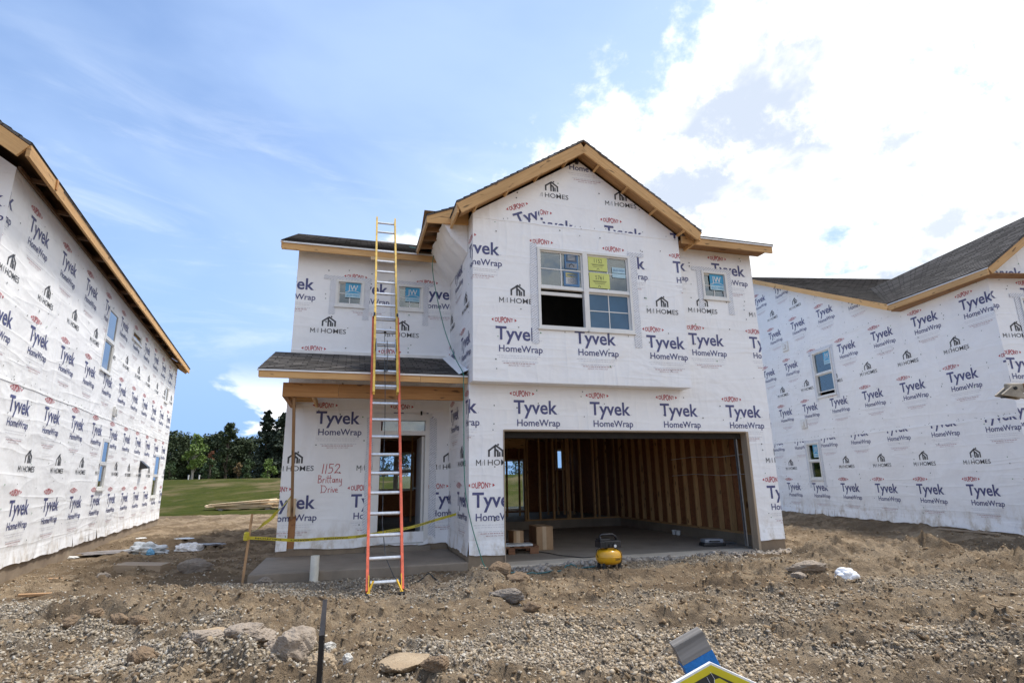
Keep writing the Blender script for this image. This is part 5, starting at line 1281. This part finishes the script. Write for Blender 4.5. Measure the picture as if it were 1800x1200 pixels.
for x0, z0, x1, z1 in ((-.004, -.020, .004, -.034), (.004, -.034, .003, -.046), (-.014, -.030, -.006, -.046), (-.006, -.046, .006, -.066)): mb.beam((x0, -.0034, za+z0), (x1, -.0034, za+z1), .0008, .0014, 0, (0, 1, 0))
mb.build('scratches', 'sign_white', fc)
for x in (-.2, .2):
    mb = MB(); mb.box((x-.02, .0105, -.15), (x+.02, .035, za-.2)); mb.build('leg', 'stake_wood', root)
top = Vector((.448, 1.63, .956)); ax = Vector((.43, .05, -.90)).normalized(); base = top+ax*((top.z-H(.86, 1.68)+.12)/-ax.z)
root = thing('painted_stake', 'leaning weathered grey post with a blue painted band behind the yellow sign', 'post', (base.x, base.y, H(base.x, base.y)))
def seg(name, t0, t1, m_):
    mb = MB(); mb.beam(top+ax*t0-root.location, top+ax*t1-root.location, .088, .042, 0, (0, 1, 0)); return mb.build(name, m_, root, bevel=.0012)
seg('post', 0, .050, 'lumber_grey'); seg('painted_band', .0501, .16, 'paint_blue'); seg('post', .1601, (base-top).length, 'lumber_grey')

# arm of a machine reaching in from the right
root = thing('machine_arm', 'dirty beige machine arm with a triangular bracket end reaching in at the right edge', 'machine', (7.4, 6.0, H(7.4, 6)), 0)
L = lambda x, y, z: (x-7.4, y-6.0, z-root.location.z)
mb = MB(); mb.box(L(5.315, 5.957, 2.175), L(5.49, 6.010, 2.283)); mb.build('arm_sleeve', 'arm_beige', root, bevel=.015)
mb = MB(); mb.box(L(5.491, 5.957, 2.185), L(7.42, 6.010, 2.279)); mb.build('arm', 'stake_wood', root, bevel=.006)
mb = MB(); mb.box(L(7.35, 5.95, -.1), L(7.45, 6.05, 2.189)); mb.box(L(6.9, 5.6, 0.0), L(7.9, 6.4, .10)); mb.build('mast', 'arm_beige', root)
for y in (5.925, 6.012):
    mb = MB(); tri = [(5.222, 2.162), (5.232, 2.150), (5.455, 2.112), (5.472, 2.120), (5.385, 2.245), (5.345, 2.248)]
    n = len(tri); mb.add([L(x, yy, z) for yy in (y, y+.03) for x, z in tri], [tuple(range(n)), tuple(range(2*n-1, n-1, -1))]+[(i, i+n, (i+1) % n+n, (i+1) % n) for i in range(n)]); bk = mb.build('bracket', 'arm_beige', root)
    mb = MB(); yo = y-.012 if y < 6 else y+.03; mb.tube([L(5.362, yo, 2.222), L(5.362, yo+.012, 2.222)], .018, 8); mb.build('bolt', 'rubber', bk)
mb = MB(); mb.box(L(5.26, 5.956, 2.128), L(5.44, 6.011, 2.140)); mb.build('shoe', 'rubber', root)

# ------------------------------------------------------------------ trees beyond the lawn
def leaf_cloud(mb, pts, size, rng, flat=.0):
    for p in pts:
        s_ = size*(.6+.8*rng.random()); a = Vector((rng.gauss(0, 1), rng.gauss(0, 1), rng.gauss(0, 1))).normalized(); b = a.orthogonal().normalized()
        if rng.random() < .5: b = a.cross(b)
        a = a*s_; b = b*s_*(.45+.4*rng.random())
        p = Vector(p); mb.quad([p-a*.5, p+b*.5, p+a*.55, p-b*.5])
def tree(name, label, x, y, h, wd, kind, leaf, seed, n=2600, bare=.22, cat='tree', bark='bark', size=None):
    rng = random.Random(seed); z = H(x, y); root = thing(name, label, cat, (x, y, z-.05), rng.random()*6)
    tr = MB(); br = []
    th = h*(.97 if kind == 'spruce' else .72)
    trunk = [(0, 0, -.2)]+[(rng.uniform(-.02, .02)*h*t, rng.uniform(-.02, .02)*h*t, th*t) for t in (.12, .3, .5, .75, 1.0)]
    r0 = .016*h+.04; tr.tube(trunk, [r0*1.4, r0*1.1, r0*.85, r0*.62, r0*.35, .02], 7)
    pts = []
    if kind == 'spruce':
        zz = bare*h
        while zz < h*.99:
            t = (zz-bare*h)/(h*(1-bare)); rad = wd/2*(1-t)**.62*(.6+.6*rng.random())+.16
            for k in range(rng.randint(4, 6)):
                a = rng.random()*6.283; rr = rad*rng.uniform(.6, 1.1); tip = Vector((math.cos(a)*rr, math.sin(a)*rr, zz-.18*rr+rng.uniform(0, .15)))
                if rng.random() < .22: continue
                tr.tube([(0, 0, zz+.1), tuple(tip)], [.03, .01], 4)
                m_ = int(n/170*(.4+rr/wd*2))
                for _ in range(m_):
                    u = rng.random()**.75; q = Vector((0, 0, zz+.1)).lerp(tip, u); pts.append(q+Vector((rng.gauss(0, .13*rr), rng.gauss(0, .13*rr), rng.gauss(-.06, .09)*rr**.5)))
            zz += h*.030*(1.1-.5*t)
    else:
        nl = 26 if n > 1500 else 12; lobes = []
        for k in range(nl):
            zt = bare+(1-bare)*((k+.5)/nl); prof = math.sin(math.pi*min(1, max(0, (zt-bare)/(1-bare)))**(.75 if kind == 'round' else .6))**.7
            a = rng.random()*6.283; rr = wd/2*prof*rng.uniform(.25, .80)
            c = Vector((math.cos(a)*rr, math.sin(a)*rr, h*zt*.95)); lobes.append((c, wd*rng.uniform(.14, .25)))
            base = Vector((0, 0, max(.1*h, c.z-.22*h))); base.z = min(base.z, th*.95); mid = base.lerp(c, .55)+Vector((0, 0, -.02*h)); tr.tube([tuple(base), tuple(mid), tuple(c)], [r0*.35, r0*.22, .012], 5)
        for c, rad in lobes:
            for _ in range(n//nl):
                d = Vector((rng.gauss(0, 1), rng.gauss(0, 1), rng.gauss(0, 1))).normalized()*rad*(rng.random()**.45); d.z *= .75; pts.append(c+d)
    tr.build('trunk', bark, root)
    mb = MB(); leaf_cloud(mb, pts, size or (h*.036+.06), rng); mb.build('crown', leaf, root)
    return root
Q = lambda px, d: ((px-900)/1011*d, d)     # bearing read off the photograph's width, distance chosen by size
tree('tree', 'dark broad tree at the left end of the tree line, beside the left house', *Q(292, 86), 7.4, 6.2, 'round', 'leaf_dark', 1, 3600, .10)
tree('tree', 'dark rounded tree behind the bright green young tree', *Q(318, 88), 7.0, 5.5, 'round', 'leaf_dark', 2, 3400, .08)
tree('young_tree', 'bright green young tree with pale slim trunk on the lawn before the dark wood', *Q(331, 62), 5.1, 2.5, 'round', 'leaf_bright', 3, 2200, .30, bark='bark_pale', size=.22)
tree('tree', 'dark tree right of the bright young tree, just over the red-leaved bush', *Q(352, 88), 7.0, 5.2, 'round', 'leaf_dark', 4, 3200, .06)
tree('tree', 'dark green tree left of the tall thin-topped tree', *Q(372, 87), 7.4, 5.0, 'round', 'leaf_dark', 5, 3200, .06)
tree('tree', 'tall thin-topped tree standing out in the middle of the gap', *Q(390, 84), 8.6, 3.4, 'tall', 'leaf_dark', 6, 2600, .10)
tree('tree', 'low dark tree right of the tall thin-topped tree', *Q(408, 88), 6.6, 5.0, 'round', 'leaf_dark', 7, 3200, .04)
tree('tree', 'low dark tree left of the two spruces', *Q(428, 88), 6.2, 5.2, 'round', 'leaf_dark', 8, 3200, .04)
tree('spruce', 'tall ragged dark spruce with sky showing through, left of the pair', *Q(458, 80), 9.7, 5.4, 'spruce', 'leaf_spruce', 9, 7000, .08)
tree('spruce', 'tall ragged dark spruce behind the corner of the middle house, right of the pair', *Q(486, 80), 9.3, 6.0, 'spruce', 'leaf_spruce', 10, 7000, .08)
tree('tree', 'dark tree low between the spruces and the middle house', *Q(508, 86), 7.5, 5.5, 'round', 'leaf_dark', 16, 3000, .06)
tree('bush', 'leafy green bush at the far left foot of the wood', *Q(290, 70), 2.2, 2.6, 'round', 'leaf_mid', 11, 900, .0, 'bush', size=.22)
tree('bush', 'rust-red bush showing among the dark trees', *Q(362, 74), 3.9, 1.1, 'round', 'leaf_red', 12, 500, .50, 'bush', size=.18)
tree('bush', 'dense green cone-shaped bush under the rust-red one', *Q(361, 70), 2.7, 2.1, 'round', 'leaf_mid', 13, 1100, .0, 'bush', size=.2)
tree('bush', 'sparse tan-leaved young bush left of the small green conifer', *Q(412, 70), 2.2, 1.2, 'round', 'leaf_tan', 14, 350, .25, 'bush', size=.18)
tree('bush', 'small dark green conifer bush in front of the left spruce', *Q(428, 70), 2.6, 1.9, 'round', 'leaf_mid', 15, 1000, .0, 'bush', size=.2)
tree('bush', 'light green rounded bush in front of the right spruce', *Q(464, 70), 2.4, 2.2, 'round', 'leaf_bright', 17, 1000, .0, 'bush', size=.2)
tree('tree', 'tree seen through the front doorway and the rear window beyond', *Q(700, 78), 5.2, 3.8, 'round', 'leaf_dark', 18, 1800, .08)
tree('tree', 'broad tree seen far off through the garage and its patio window', *Q(903, 96), 4.6, 6.5, 'round', 'leaf_mid', 19, 1800, .04)
tree('tree', 'low tree seen through the doorway left of the larger one', *Q(668, 84), 4.8, 4.5, 'round', 'leaf_dark', 20, 1600, .04)
for k, (px, d_, h_, w_) in enumerate(((283, 97, 7.2, 7.5), (303, 98, 7.6, 7.0), (326, 96, 7.0, 7.5), (346, 99, 7.4, 7.0), (366, 97, 7.2, 7.5), (386, 98, 6.9, 7.0), (404, 96, 6.8, 7.5), (422, 98, 6.9, 7.0), (442, 97, 7.2, 7.5), (470, 96, 7.6, 7.5), (500, 98, 7.4, 7.5))):
    o = tree('tree', 'dark tree at the back of the wood, mostly hidden behind nearer crowns', *Q(px, d_), h_, w_, 'round', 'leaf_dark', 60+k, 2600, -.02, size=.36); o['group'] = 'trees at the back of the wood'
for k, (px, wd) in enumerate(((325, 'left'), (344, 'right'))):
    x, y = Q(px, 64); root = thing('lot_stake', 'small white stake at the foot of the wood, %s of the young tree' % wd, 'stake', (x, y, H(x, y)))
    mb = MB(); mb.box((-.05, -.05, -.2), (.05, .05, .62)); mb.box((-.055, -.055, .45), (.055, .055, .58)); mb.build('shaft', 'vinyl', root)
